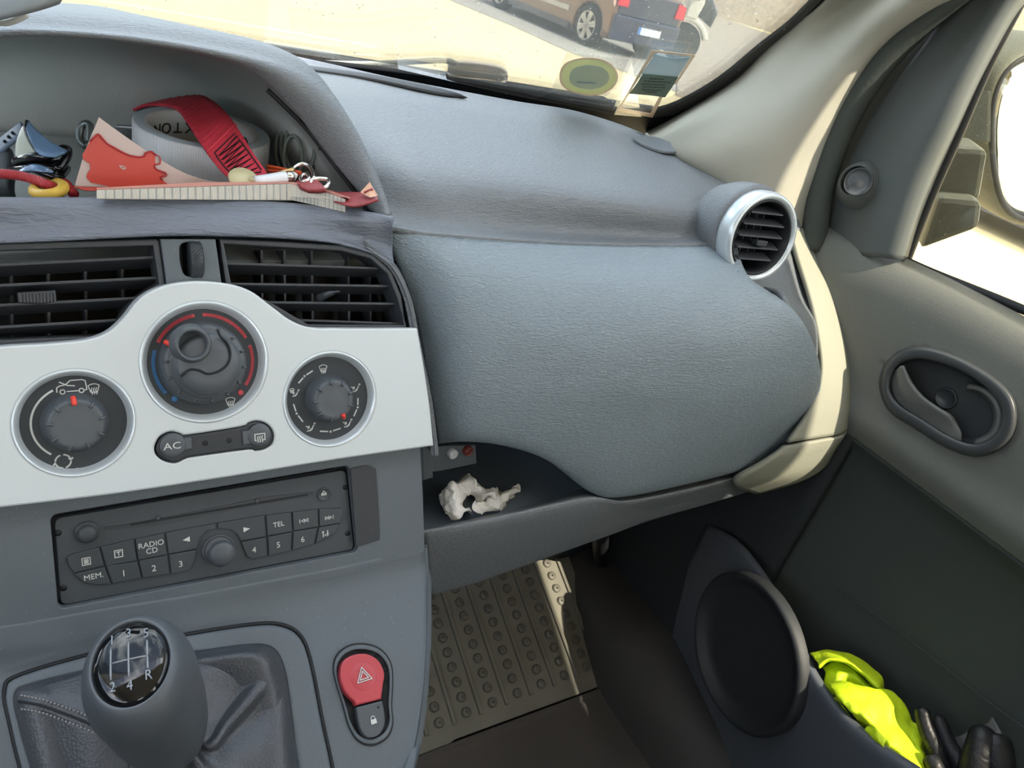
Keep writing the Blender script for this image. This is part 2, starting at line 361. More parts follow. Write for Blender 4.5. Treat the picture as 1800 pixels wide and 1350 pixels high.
def parked_car(name, rw, az_deg, paint, lower, label, group, wb=2.6, rear_over=.52, front_over=.85, H=1.5, Wd=1.62):
    """rw = ground point under the near rear wheel"""
    a = math.radians(az_deg); hd = V((math.sin(a), math.cos(a), 0)); out = V((-hd.y, hd.x, 0))     # out = left side
    r = root(name, rw, label, 'car', group)
    pl = Plane(V((rw.x,rw.y,GZ))+out*.03, hd, (0,0,1))
    if pl.n.dot(out) < 0: inn = 1
    s = 1 if pl.n.dot(out) > 0 else -1
    R = .36
    def archpts(x0): return [(x0+R*math.cos(math.radians(t)), .3+R*math.sin(math.radians(t))) for t in range(190,-11,-20)]
    lo = [(-rear_over,.32),(-R-.02,.22)]+archpts(0)+[(R+.02,.2),(wb-R-.02,.2)]+archpts(wb)+[(wb+R+.02,.22),(wb+front_over-.05,.28),(wb+front_over,.55),(wb+front_over-.1,.78),(wb+.1,.95),(-rear_over+.12,1.0),(-rear_over,.72)]
    th = Wd
    plate('body', pl, [lo], th, 0 if s > 0 else th, paint, r, bev=.06)
    gh = [(-rear_over+.12,.99),(wb+.15,.94),(wb-.65,H-.06),(wb-1.1,H),(.1,H),(-rear_over+.35,H-.12)]
    plate('cabin', pl, [gh], th-.24, -.12 if s > 0 else th-.12, paint, r, bev=.08)
    for ww in ([(-.25,1.03),(.75,1.02),(.72,H-.1),(-.1,H-.14)], [(.82,1.02),(1.95,1.0),(1.5,H-.12),(.8,H-.1)]):
        plate('side_window', pl, [ww], .02, -.11 if s > 0 else th, m_carg, r)
    plate('door_moulding', pl, [[(.5,.42),(wb-.5,.40),(wb-.5,.47),(.5,.50)]], .03, .012 if s > 0 else 0, m_alloy, r, bev=.01)
    plate('sill', pl, [[(.4,.17),(wb-.4,.17),(wb-.4,.26),(.4,.27)]], .04, .008 if s > 0 else 0, lower, r)
    back = Plane(V((rw.x,rw.y,GZ))+out*.03-hd*(rear_over+.012), -out, (0,0,1))
    if back.n.dot(hd) > 0: back = Plane(V((rw.x,rw.y,GZ))+out*.03-hd*(rear_over+.012), out, (0,0,1))
    sg = 1 if back.ex.dot(-out) > 0 else -1
    def bk(p): return [(x*sg,y) for x,y in p]
    plate('rear_bumper', back, [bk([(.06,.24),(Wd-.06,.24),(Wd-.04,.62),(.04,.62)])], .08, .05, lower, r, bev=.03)
    plate('tailgate', back, [bk([(.12,.62),(Wd-.12,.62),(Wd-.14,.98),(.14,.98)])], .04, .02, lower, r, bev=.015)
    for q in (.05, Wd-.27): plate('tail_light', back, [bk([(q,.74),(q+.22,.74),(q+.2,.94),(q+.02,.97)])], .06, .05, m_tail, r, bev=.015)
    p = plate('number_plate', back, [bk([(.60,.40),(1.12,.40),(1.12,.51),(.60,.51)])], .02, .07, m_plate, r)
    plate('plate_band', back, [bk([(.60,.40),(.65,.40),(.65,.51),(.60,.51)])], .004, .073, m_plb, p)
    for x0 in (0, wb):
        for q in (0, 1):
            wheel(V((rw.x,rw.y,GZ+.315))+hd*x0+(out*.02 if q == 0 else -out*(Wd-.08)), hd, out if q == 0 else -out, r)
    return r
rw = az(1022,80,GZ)
parked_car('parked_car', rw, -3, m_brown, m_navy, 'brown hatchback with silver alloy wheels parked across the road', 'parked cars across the road')  # navy rear stands in for the shade on this car's back
hd = V((math.sin(math.radians(-3)), math.cos(math.radians(-3)), 0))
parked_car('parked_car', V((rw.x,rw.y,GZ))+hd*5.0, -3, m_blackp, m_blackp, 'black car parked ahead of the brown hatchback', 'parked cars across the road')
# dark blue van seen through the passenger window
pv = az(1790,150,GZ)
parked_car('parked_car', V((8.3,1.5,GZ)), 3, m_navy, m_navy, 'tall dark blue car seen through the passenger window behind the door mirror', 'parked cars across the road', H=2.0, wb=2.8)
# scooter behind the brown car
sw = az(1186,108,GZ); r = root('scooter', sw, 'pale scooter with black front wheel and curved mudguard behind the brown car', 'scooter')
hx = V((math.cos(.62), -math.sin(.62), 0)); sd = V((-hx.y,hx.x,0)); sd = -sd if sd.y > 0 else sd; wc = V((sw.x,sw.y,GZ+.34))
pl = Plane(wc+sd*.1, hx, (0,0,1))
lathe('wheel', pl, (0,0), [(.001,-.2),(.30,-.2),(.34,-.16),(.34,-.04),(.30,0),(.17,0),(.001,-.03)], m_tyre, r, 24, fl=True)
sx = 1 if pl.n.dot(sd) > 0 else -1
plate('mudguard', pl, [arc((0,0),.37,20,205,14)+arc((0,0),.47,205,20,14)], .3, .06, m_palep, r, bev=.03)
plate('leg_shield', pl, [[(-.12,.42),(.10,.42),(.16,.7),(.12,1.0),(-.02,1.0),(-.10,.7)]], .4, .08, m_palep, r, bev=.03)
plate('body', pl, [[(.10,.5),(.42,.36),(.46,.6),(.30,.8),(.16,.8)]], .3, .0, m_blackp, r, bev=.05)
tube('handlebar', [wc+V((0,0,.75))+sd*.35, wc+V((0,0,.8)), wc+V((0,0,.75))-sd*.35], .02, m_blackp, r)
# ---------------------------------------------------------------- car shell: glass, pillar, door, floor, roof
WP = Plane((0,.72,-.15), (1,0,0), (0,-1,.88))          # windshield plane; normal (0,+,+) or towards cabin
WS = 1 if WP.n.y > 0 else -1                            # +1: normal points outwards
# windshield
gl = [WP.uv(x,y) for x,y in [(1500,-60),(1440,0),(1385,58),(1320,115),(1260,160),(1215,185),(1180,200),(1140,204),(1080,199),(980,180),(880,160)]]
u0 = -.75
gl2 = gl+[WP.uv(700,118),(u0,WP.uv(700,118)[1]),(u0,.62),(WP.uv(1500,-60)[0]+.0,.62)]
wn = plate('window_1', WP, [gl2], .004, .002, g_wind); tag(wn, kind='structure')
# black printed border of the glass with its lower corner
o_in = [(1490,-60),(1428,0),(1386,41),(1332,83),(1266,137),(1204,174),(1160,191),(1110,197),(1060,190),(980,175),(860,150),(700,126),(500,104),(300,90),(0,75)]
o_out= [(1560,-40),(1500,10),(1440,66),(1380,122),(1320,165),(1250,205),(1200,232),(1160,250),(1100,250),(1000,240),(860,215),(700,190),(500,160),(300,140),(0,130)]
fr = plate('trim_1', WP, [[WP.uv(x,y) for x,y in cr(o_in,4)+cr(o_out,4)[::-1]]], .004, -.001*WS, m_frit); tag(fr, kind='structure')
# sticker film and round vignette
vg = root('round_vignette', WP.hit(1035,130,-.004*WS), 'round green sticker in a clear film on the windshield beside the wiper', 'sticker')
c = WP.uv(1035,130); e1 = [WP.uv(x,y) for x,y in cr([(986,133),(995,108),(1030,98),(1065,105),(1082,127),(1072,150),(1040,161),(1000,152)],6,True)]
e2 = [WP.uv(x,y) for x,y in cr([(1000,133),(1007,115),(1032,108),(1058,113),(1070,128),(1062,144),(1038,151),(1010,146)],6,True)]
def sc2(e, k): return [((x-c[0])*k+c[0], (y-c[1])*k+c[1]) for x,y in e]
plate('film_border', WP, [sc2(e1,1.07), e1], .0004, -.0035*WS, m_filme, vg)
plate('disc', WP, [e1], .0004, -.0034*WS, m_stick, vg)
plate('disc_centre', WP, [e2], .0004, -.0040*WS, m_sticki, vg)
ff = [WP.uv(x,y) for x,y in [(968,155),(995,88),(1104,101),(1093,130),(1084,150),(1060,168)]]
plate('clear_film', WP, [ff], .0003, -.0028*WS, M('faint_film',(200,196,180),.3,trans=.82), vg)
strokes('small_print', WP, [[WP.uv(1014,136), WP.uv(1022,136)],[WP.uv(1025,136.5), WP.uv(1034,137)],[WP.uv(1037,137), WP.uv(1045,138)]], .0028, -.0052*WS, m_filmb, vg)
pc = root('insurance_card', WP.hit(1160,130,-.006*WS), 'dark green printed slip in a clear plastic pouch in the windshield corner', 'card')
plate('pouch_edge', WP, [[WP.uv(x,y) for x,y in [(1145,80),(1221,89),(1188,140),(1174,142),(1146,200),(1084,188)]],[WP.uv(x,y) for x,y in [(1150,84),(1214,91),(1186,137),(1170,139),(1142,193),(1089,183)]]], .0006, -.005*WS, m_filme, pc)
plate('blue_slip', WP, [[WP.uv(x,y) for x,y in cr([(1150,86),(1150,86),(1180,93),(1212,91),(1212,91),(1196,117),(1181,138),(1181,138),(1160,126),(1127,120),(1127,120),(1138,104)],4,True)]], .0006, -.006*WS, m_filmb, pc)
plate('paper_slip', WP, [[WP.uv(x,y) for x,y in cr([(1128,119),(1128,119),(1150,121),(1190,125),(1190,125),(1180,142),(1167,161),(1167,161),(1140,157),(1104,154),(1104,154),(1118,136)],4,True)]], .0006, -.0072*WS, m_stick2, pc)
ln = []
for a,b,y in ((1140,1168,126),(1131,1176,130),(1126,1172,135),(1128,1168,140),(1126,1160,145),(1132,1152,149)):
    x = a
    while x < b-4: q = random.uniform(3,8); ln.append([WP.uv(x,y+(x-a)*.06), WP.uv(min(b,x+q),y+(x+q-a)*.06)]); x += q+2.2
strokes('small_print', WP, ln, .0012, -.008*WS, m_ink, pc)
# wiper outside the glass
wr = root('windshield_wiper', WP.hit(840,130,.03*WS), 'black windshield wiper with grey arm lying along the bottom of the glass', 'wiper')
def wp(x,y,o): return WP.hit(x,y,o*WS)
tube('wiper_arm', [wp(380,100,.03),wp(490,107,.03),wp(640,113,.03),wp(770,106,.03),wp(800,112,.03)], .004, m_body, wr, flat=.6)
patch('arm_bracket', [[wp(791,117,.035),wp(800,111,.038),wp(840,113,.04),wp(878,120,.04),wp(891,130,.035)],[wp(790,128,.042),wp(800,126,.046),wp(840,130,.046),wp(878,134,.045),wp(890,140,.04)],[wp(790,136,.03),wp(802,139,.03),wp(840,142,.03),wp(876,146,.03),wp(888,146,.03)]], M('wiper_bracket',(205,196,184),.6), wr, 4,4, .003)
tube('blade_holder', [wp(380,104,.02),wp(520,116,.02),wp(650,126,.02),wp(800,143,.02),wp(880,152,.02),wp(1000,170,.02),wp(1145,192,.02)], .0055, m_dark, wr, flat=.7)
tube('wiper_blade', [wp(380,112,.008),wp(520,124,.008),wp(650,134,.008),wp(800,152,.008),wp(880,161,.008),wp(1000,179,.008),wp(1140,198,.008)], .004, m_black, wr, flat=.8)
# scuttle panel and bonnet edge just beyond the glass base
sct = patch('trim_2', [[V((x,y,z)) for x in (-.7,-.2,.25,.7)] for y,z in ((.78,-.225),(.83,-.235),(.90,-.25),(1.0,-.40),(1.1,-.8))], m_black, solid=.004, flip=True); tag(sct, kind='structure')
# roof, rear body: what shades the cabin
rf = patch('ceiling', [[V((x,y,z+ (0 if abs(x)<.6 else -.05))) for x in (-.8,-.60,0,.58,.665)] for y,z in ((.15,.40),(-.1,.44),(-.9,.46),(-1.7,.44))], m_head, solid=.03); tag(rf, kind='structure')
wl = box('wall_left', (-.86,-1.7,-.85), (-.80,.8,-.02), m_doord); tag(wl, kind='structure')  # unseen left side, raised past window height to cut light
wb = box('wall_back', (-.86,-1.75,-.85), (.80,-1.70,-.0), m_doord); tag(wb, kind='structure')
bp = patch('trim_3', [[V((.70,-.32,-.2)),V((.70,-.50,-.2))],[V((.66,-.36,.1)),V((.66,-.52,.1))],[V((.60,-.40,.42)),V((.60,-.56,.42))]], m_cream, solid=.04); tag(bp, kind='structure')
cant = patch('trim_8', [[V(q) for q in r] for r in (
 [(.600,.40,.26),(.585,.27,.33),(.57,.10,.385),(.57,-.2,.40),(.57,-1.0,.40),(.57,-1.7,.40)],
 [(.660,.43,.19),(.650,.28,.29),(.645,.12,.350),(.645,-.2,.360),(.645,-1.0,.36),(.645,-1.7,.36)],
 [(.700,.45,.14),(.700,.30,.26),(.705,.14,.340),(.708,-.2,.352),(.708,-1.0,.352),(.708,-1.7,.352)],
 [(.728,.45,.14),(.730,.30,.265),(.732,.14,.348),(.735,-.2,.360),(.735,-1.0,.36),(.735,-1.7,.36)],
 [(.706,.45,.18),(.708,.30,.29),(.712,.14,.370),(.712,-.2,.385),(.712,-1.0,.385),(.712,-1.7,.385)])], m_cream, None, 6, 4, .004); tag(cant, kind='structure')  # unseen roof rail, outer edge shaped to limit the sun patches
# passenger seat (behind the picture's edge; it keeps the low sun off the footwell)
ps = root('passenger_seat', (.42,-.45,-.7), 'grey fabric passenger seat facing the glovebox', 'seat')
box('seat_base', (.20,-.62,-.80), (.62,-.16,-.66), m_black, ps, bev=.01)
box('seat_cushion', (.17,-.66,-.66), (.65,-.10,-.50), m_seat, ps, bev=.04)
patch('backrest', [[V((x,y+b_,z)) for x,b_ in ((.17,.03),(.24,-.01),(.41,.01),(.58,-.01),(.65,.03))] for y,z in ((-.60,-.52),(-.66,-.30),(-.72,-.05),(-.76,.10),(-.80,.13))], m_seat, ps, 5, 5, .09)
patch('headrest', [[V((x,y,z)) for x in (.32,.36,.46,.50)] for y,z in ((-.77,.16),(-.765,.22),(-.775,.32),(-.80,.34))], m_seat, ps, 4, 4, .07)
ds = root('driver_seat', (-.42,-.45,-.7), 'grey fabric driver seat beside the passenger seat', 'seat')  # unseen seat, added to hold back light from the left
box('seat_base', (-.62,-.62,-.80), (-.20,-.16,-.66), m_black, ds, bev=.01)
box('seat_cushion', (-.65,-.66,-.66), (-.17,-.10,-.50), m_seat, ds, bev=.04)
patch('backrest', [[V((x-.83,y+b_,z)) for x,b_ in ((.17,.03),(.24,-.01),(.41,.01),(.58,-.01),(.65,.03))] for y,z in ((-.60,-.52),(-.66,-.30),(-.72,-.05),(-.76,.10),(-.80,.13))], m_seat, ds, 5, 5, .09)
patch('headrest', [[V((x-.83,y,z)) for x in (.32,.36,.46,.50)] for y,z in ((-.77,.16),(-.765,.22),(-.775,.32),(-.80,.34))], m_seat, ds, 4, 4, .07)
# left roof rail and pillar
cl_ = box('trim_9', (-.82,-1.7,.26), (-.57,.14,.40), m_cream, bev=.02); tag(cl_, kind='structure')
cl_ = patch('trim_10', [[V((-.80,.80,-.05)),V((-.72,.40,.16)),V((-.66,.12,.34))],[V((-.72,.76,-.05)),V((-.65,.38,.18)),V((-.60,.10,.36))]], m_cream, solid=.03); tag(cl_, kind='structure')
# A-pillar trim
def pr(l): return [f(*a) for f,a in l]
rowsP = [
 [WP.hit(1530,-80,.0), WP.hit(1448,0,0), WP.hit(1404,43,0), WP.hit(1352,87,0), WP.hit(1300,138,0), WP.hit(1228,185,0), WP.hit(1142,232,0), ad(1132,238,.90)],
 [ad(1600,-60,.66), ad(1490,20,.735), ad(1430,90,.755), ad(1370,150,.775), ad(1310,200,.79), ad(1240,240,.81), ad(1180,262,.83), ad(1150,255,.87)],
 [ad(1700,-60,.60), ad(1570,20,.66), ad(1500,90,.70), ad(1440,160,.725), ad(1385,225,.745), ad(1320,275,.765), ad(1250,300,.785), ad(1190,275,.83)],
 [ad(1760,-60,.60), ad(1640,10,.655), ad(1565,80,.70), ad(1500,170,.73), ad(1455,250,.75), ad(1410,310,.762), ad(1340,345,.77), ad(1250,320,.80)],
 [ax(1790,-60,.70), ax(1665,8,.702), ax(1590,70,.705), ax(1520,165,.707), ax(1478,235,.708), ax(1450,300,.708), ax(1425,380,.705), ax(1410,440,.705)],
]
rowsP[2][-2] = ad(1270,318,.79); rowsP[3][-2] = ad(1350,385,.775); rowsP[3][-1] = ad(1370,450,.775)
pt = patch('trim_4', rowsP, m_cream, None, 6, 6, .004); tag(pt, kind='structure')
# rubber door seal following the opening
tube_pts = [ax(1760,-80,.70), ax(1660,2,.70), ax(1575,82,.70), ax(1508,172,.70), ax(1465,262,.70), ax(1440,350,.70), ax(1428,440,.70)]
sl = tube('trim_5', tube_pts, .0125, m_seal, None, 8, 12, flat=1.25); tag(sl, kind='structure')
sl = tube('trim_6', [p+V((.014,-.01,0)) for p in [ax(1752,-60,.712), ax(1690,8,.712), ax(1600,95,.712), ax(1535,180,.712), ax(1490,270,.712), ax(1464,350,.712), ax(1452,432,.712), ax(1452,470,.712)]], .0045, M('pale_lip',(160,158,150),.5), None, 8, 8); tag(sl, kind='structure')
# ---- door: everything that swings together
DX = .715
dr = root('door_1', (.72,.25,-.5), kind='structure')
# sail panel with the round tweeter
rowsS = [
 [ax(1760,-60,.72), ax(1700,-10,.715), ax(1620,90,.715), ax(1555,180,.715), ax(1500,270,.715), ax(1468,360,.715), ax(1452,440,.715)],
 [ax(1790,-50,.715), ax(1735,5,.712), ax(1660,100,.708), ax(1595,190,.708), ax(1540,280,.708), ax(1505,360,.708), ax(1488,446,.708)],
 [ax(1800,-50,.71), ax(1755,10,.705), ax(1690,110,.700), ax(1635,205,.698), ax(1590,290,.698), ax(1558,370,.698), ax(1540,452,.698)],
 [ax(1812,-40,.71), ax(1768,20,.708), ax(1712,120,.704), ax(1668,215,.702), ax(1628,300,.702), ax(1600,380,.702), ax(1578,456,.702)],
 [ax(1822,-30,.735), ax(1778,30,.735), ax(1725,128,.735), ax(1682,222,.735), ax(1645,305,.735), ax(1612,385,.735), ax(1590,456,.735)],
]
patch('sail_panel', rowsS, m_sail, dr, 6, 5, .003)
SP = Plane((.697,.40,-.12), V((.12,-1,0)), (0.25,0,1)) ; SP = SP if SP.n.x < 0 else Plane(SP.o, -SP.ex, SP.ey)
tw = root('tweeter', SP.hit(1512,322), parent=dr)
c = SP.uv(1512,322); d2 = SP.uv(1540,322); r_ = abs(d2[0]-c[0])
lathe('hump', SP, (c[0]-r_*.25*(1 if d2[0]<c[0] else -1)*-1,c[1]), [(r_*1.75,-.012),(r_*1.5,-.004),(r_*1.2,.003),(r_*1.02,.005)], m_sail, tw)
lathe('tweeter_cover', SP, c, [(r_,.001),(r_*.98,.006),(r_*.90,.0062),(r_*.88,.005),(r_*.4,.0065),(.001,.007)], m_handle, tw)
patch('door_frame', [[ax(1770,-80,.726), ax(1668,2,.724), ax(1585,82,.724), ax(1520,172,.724), ax(1475,262,.724), ax(1446,350,.724), ax(1436,450,.724), ax(1436,480,.724)],
 [ax(1800,-80,.722), ax(1725,2,.720), ax(1650,90,.720), ax(1580,180,.720), ax(1522,270,.720), ax(1488,360,.720), ax(1475,450,.720), ax(1475,480,.722)]], m_sail, dr, 6, 3, .003)
# window glass, rubber strips
gp = Plane((.745,0,0), (0,-1,0), (0,0,1)); gp = gp if gp.n.x < 0 else Plane(gp.o, -gp.ex, gp.ey)
g1 = [gp.uv(x,y) for x,y in [(1578,470),(1640,330),(1700,200),(1760,60),(1800,-40)]]
b_ = gp.w(*g1[0])
gs = [(x,y) for x,y in g1]+[gp.uv(1830,-120), (-(-.45) if gp.ex.y<0 else -.45, g1[-1][1]+.05), (.45 if gp.ex.y<0 else -.45, g1[0][1]-.02)]
plate('window_pane', gp, [gs], .004, 0, g_side, dr)
tube('window_channel', [ax(1812,-40,.735), ax(1785,15,.735), ax(1735,112,.735), ax(1680,240,.735), ax(1635,342,.735), ax(1588,462,.735)], .0055, m_black, dr, 6, 8)
tube('channel_lip', [ax(1820,-30,.738), ax(1793,18,.738), ax(1742,118,.738), ax(1688,243,.738), ax(1642,347,.738), ax(1598,460,.738)], .0018, M('channel_lip_grey',(120,112,98),.6), dr, 6, 6)
tube('belt_seal', [ax(1586,456,.728), ax(1640,480,.728), ax(1720,512,.728), ax(1800,545,.728), ax(1900,590,.728), ax(2300,800,.728)], .004, m_black, dr, 6, 8)
# upper door card: ledge then inner face
cols = [1440,1500,1560,1620,1680,1740,1800,1900,2050,2300]
def belt(x): return 438+(x-1440)*.118+max(0,x-1560)*.30
def rowx(f, X): return [ax(x, f(x), X) for x in cols]
top = [ax(x, 437+(x-1440)*.12+max(0,x-1590)*.31, .73) for x in cols]
def dn(k): return lambda x: 437+(x-1440)*.12+max(0,x-1590)*.31+k
# sections of the door defined in the car's own frame: x depends on z, runs along y
secs = [(.735,-.176),(.722,-.172),(.705,-.176),(.696,-.190),(.692,-.215),(.690,-.25),(.690,-.29),(.686,-.315),(.692,-.335),(.705,-.36),(.712,-.42),(.712,-.50),(.708,-.60),(.70,-.72),(.70,-.80)]
ys = [.60,.50,.42,.36,.30,.22,.14,.05,-.05,-.2,-.45]
dcard = patch('door_card', [[V((x + (.010 if y>.45 else 0), y, z - (.010*max(0,(y-.30))/.1 if z>-.2 else 0)*.4)) for y in ys] for x,z in secs[:9]], m_door, dr, 8, 7, .003, flip=True)
patch('lower_card', [[V((x, y, z)) for y in ys] for x,z in secs[8:]], m_doord, dr, 3, 4, .003, flip=True)
tube('insert_seam', [ax(x,y,.7065) for x,y in ((1470,1035),(1560,1095),(1650,1165),(1740,1235),(1830,1300))], .0007, m_doord, dr, 5, 6)

# handle recess
HP = Plane((.6885,.25,-.25), (0,-1,0), (0,0,1)); HP = HP if HP.n.x < 0 else Plane(HP.o, -HP.ex, HP.ey)
oo = [(1548,680),(1557,643),(1585,618),(1625,612),(1680,628),(1735,658),(1772,690),(1785,725),(1778,765),(1750,792),(1710,800),(1665,786),(1610,752),(1565,722)]
oi = [(1562,682),(1570,650),(1593,632),(1625,629),(1675,643),(1722,669),(1753,698),(1765,728),(1758,757),(1738,777),(1708,783),(1668,769),(1618,738),(1578,712)]
hd_ = root('door_handle', HP.hit(1668,705), parent=dr)
hc = V((1668,706))
def cutout(o, poly):
    bm = bmesh.new(); bm.from_mesh(o.data); c0_ = WL[o]; kill = []
    for f in bm.faces:
        p = f.calc_center_median()+c0_; q = V((p.x*XA.x+p.y*YA.x+p.z*ZA.x, p.x*XA.y+p.y*YA.y+p.z*ZA.y, p.x*XA.z+p.y*YA.z+p.z*ZA.z))
        if q.z <= 0: continue
        x, y = 900+F*q.x/q.z, 675+F*q.y/q.z; ins = False
        for (x1,y1),(x2,y2) in zip(poly, poly[1:]+poly[:1]):
            if (y1 > y) != (y2 > y) and x < (x2-x1)*(y-y1)/(y2-y1)+x1: ins = not ins
        if ins: kill.append(f)
    bmesh.ops.delete(bm, geom=kill, context='FACES'); bm.to_mesh(o.data); bm.free()
cutout(dcard, [(hc.x+(x-hc.x)*.955, hc.y+(y-hc.y)*.93) for x,y in oo])
def ring(pts, k, X): return [ax(hc.x+(x-hc.x)*k, hc.y+(y-hc.y)*k, X) for x,y in pts]
patch('handle_surround', [ring(oo,1.03,.692), ring(oo,1.0,.6845), ring(oo,.96,.6815), ring(oi,1.02,.6815), ring(oi,.99,.685), ring(oi,.97,.700)], m_handle, hd_, 4, 4, .0015, cu=True, so=0)
patch('handle_bowl', [ring(oi,.985,.688), ring(oi,.97,.706), ring(oi,.90,.7135), ring(oi,.5,.7145), ring(oi,.02,.7145)], m_handle, hd_, 4, 4, .0015, cu=True, so=0)
# crescent lever pulled across the bowl
patch('lever', [[ax(x,y,X) for x,y,X in r] for r in (
 [(1568,655,.690),(1566,680,.690),(1578,708,.690),(1612,735,.691),(1655,762,.692),(1690,778,.694)],
 [(1578,648,.683),(1582,675,.684),(1600,702,.685),(1632,725,.687),(1665,744,.690),(1690,760,.694)],
 [(1584,643,.681),(1594,672,.682),(1614,698,.683),(1643,719,.685),(1668,733,.688),(1680,742,.694)],
 [(1589,644,.683),(1602,672,.684),(1622,697,.685),(1648,716,.687),(1667,727,.690),(1677,735,.696)],
 [(1590,650,.700),(1604,676,.700),(1624,700,.700),(1648,718,.700),(1666,729,.701),(1676,737,.702)])], m_lever, hd_, 5, 4, .0015, so=0)
bl = HP.uv(1667,700); bw = Plane((.7135,.25,-.25), HP.ex, HP.ey)
cb = bw.uv(1664,700); lathe('round_plug', bw, cb, [(.0098,0),(.0098,.002),(.0085,.0024),(.0080,.0012),(.001,.0012)], m_handle, hd_)
patch('lock_cup', [[ax(x,y,X) for x,y,X in r] for r in (
 [(1700,684,.710),(1722,690,.710),(1742,708,.708),(1750,735,.706),(1740,762,.704),(1715,776,.702)],
 [(1700,678,.696),(1726,684,.692),(1750,705,.690),(1758,735,.690),(1748,765,.690),(1716,782,.692)])], m_lever, hd_, 5, 4, .004, so=0)
# door pocket: rim, inner wall and speaker panel
rim = [(1240,925,.690),(1290,955,.672),(1335,1010,.655),(1372,1070,.643),(1400,1130,.633),(1432,1195,.623),(1480,1260,.614),(1540,1312,.607),(1600,1352,.602),(1680,1405,.60),(1800,1480,.60)]
rz = [ax(x,y,X) for x,y,X in rim]
patch('pocket_wall', [[p+V((.035,.01,.012)) if 0 else p+V((.013,.0,-.004)) for p in rz], [p+V((.004,0,.004)) for p in rz], [p+V((-.004,-.002,0)) for p in rz], [p+V((-.002,-.002,-.03)) for p in rz], [p+V((.004,0,-.10)) for p in rz], [p+V((.012,0,-.20)) for p in rz], [p+V((.03,0,-.32)) for p in rz]], M('pocket_rim_plastic',(74,78,84),.55,bump='grain',scale=380,bs=.4), dr, 5, 4, .005)
patch('pocket_floor', [[p+V((.01,0,-.16)) for p in rz], [p+V((.10,0,-.16)) for p in rz]], m_black, dr, 3, 2, .003)
KP = Plane(az(1310,1150,-.60), (0,-1,0), (0,0,1)); KP = KP if KP.n.x < 0 else Plane(KP.o, -KP.ex, KP.ey)
sp_ = ax(1312,1146,.631); KP = Plane(sp_, KP.ex, KP.ey); KP = Plane(sp_, V((-.22,-1,0)) if KP.ex.y<0 else V((.22,1,0)), (0,0,1))
if KP.n.x > 0: KP = Plane(sp_, -KP.ex, KP.ey)
lathe('speaker_ring', KP, (0,0), [(.083,-.006),(.083,.004),(.080,.007),(.076,.006),(.073,-.002),(.06,-.004),(.001,-.002)], M('speaker_black',(33,36,38),.6), dr)
# mirror outside the window
mr = root('door_mirror', ax(1760,230,.97), 'dusty grey door mirror outside the passenger window', 'mirror')
def a_(l, X): return [ax(x,y,X) for x,y in l]
o1 = [(1742,300),(1738,200),(1756,130),(1800,92),(1880,70),(1960,110),(1975,200),(1960,320),(1900,395),(1810,400),(1762,372)]
ci = V((1850,240))
def rg(k, X, dy=0): return [ax(ci.x+(x-ci.x)*k, ci.y+(y-ci.y)*k+dy, X) for x,y in o1]
MPn = Plane(ax(1850,240,1.0), V((1,-.35,0)), (0,0.1,1)); 
def rm(k, off): 
    return [MPn.hit(ci.x+(x-ci.x)*k, ci.y+(y-ci.y)*k, 0)+V((0,off,0)) for x,y in o1]
patch('housing', [rm(.94,.0), rm(.99,.006), rm(.98,.03), rm(.90,.08), rm(.68,.11), rm(.05,.12)], m_mirrorh, mr, 4, 4, .003, cu=True, so=0)
patch('mirror_glass', [rm(.93,.004), rm(.5,.004), rm(.02,.004)], m_mirror, mr, 4, 2, .002, cu=True, so=0)
tube('glass_rim', rm(.935,.002), .004, m_black, mr, 4, 8, closed=True)
# bracket: upper arm wedge and lower foot
def wedge(name, q, X0, X1, parent, mat):
    vs = [ax(x,y,X0) for x,y in q]; ws = [v+V((X1-X0, .05, 0)) for v in vs]
    return mk(name, vs+ws, [(0,1,2,3),(7,6,5,4),(0,4,5,1),(1,5,6,2),(2,6,7,3),(3,7,4,0)], mat, parent, False, bev=.006)
wedge('bracket_foot', [(1618,440),(1650,345),(1727,352),(1722,402)], .80, .86, mr, m_mirrorh)
wedge('bracket_arm', [(1641,346),(1678,258),(1738,262),(1722,356)], .82, .88, mr, m_mirrorh)
wedge('bracket_top', [(1684,252),(1706,150),(1748,150),(1745,262)], .90, .93, mr, m_mirrorh)
# ---- floor and footwell
fl = box('floor', (-.80,-1.7,-.86), (.72,.40,-.80), m_carpet); tag(fl, kind='structure')
te = patch('wall_front', [[V((x,.40,-.805)),V((x,.58,-.715)),V((x,.76,-.62)),V((x,.84,-.50)),V((x,.86,-.30)),V((x,.86,-.17))] for x in (-.80,-.2,.2,.5,.74)], m_carpet, solid=.01, flip=False); tag(te, kind='structure')
sill = patch('trim_7', [[V((.60,y,-.80)),V((.62,y,-.74)),V((.66,y,-.71)),V((.73,y,-.71))] for y in (-.5,0,.2,.40,.60,.8)], M('sill_plastic',(52,50,48),.7,bump='grain',scale=300,bs=.4), solid=.004, flip=True); tag(sill, kind='structure')
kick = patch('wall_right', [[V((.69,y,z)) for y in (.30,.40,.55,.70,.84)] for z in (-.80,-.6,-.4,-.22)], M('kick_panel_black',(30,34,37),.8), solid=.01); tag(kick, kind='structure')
TP = Plane((.47,.40,-.785), (1,0,0), (0,1,.5))
rm_ = root('rubber_floor_mat', TP.hit(920,1150), 'dirty ribbed rubber floor mat with round studs on the footwell slope', 'floor mat')
mo = [TP.uv(x,y,.006) for x,y in [(690,1342),(800,1300),(930,1252),(1075,1198),(1088,1180),(1050,1110),(1020,1030),(990,950),(960,860),(700,900),(560,1000)]]
plate('mat_sheet', TP, [cr(mo,3,True)], .006, .006, m_mat, rm_, bev=.001)
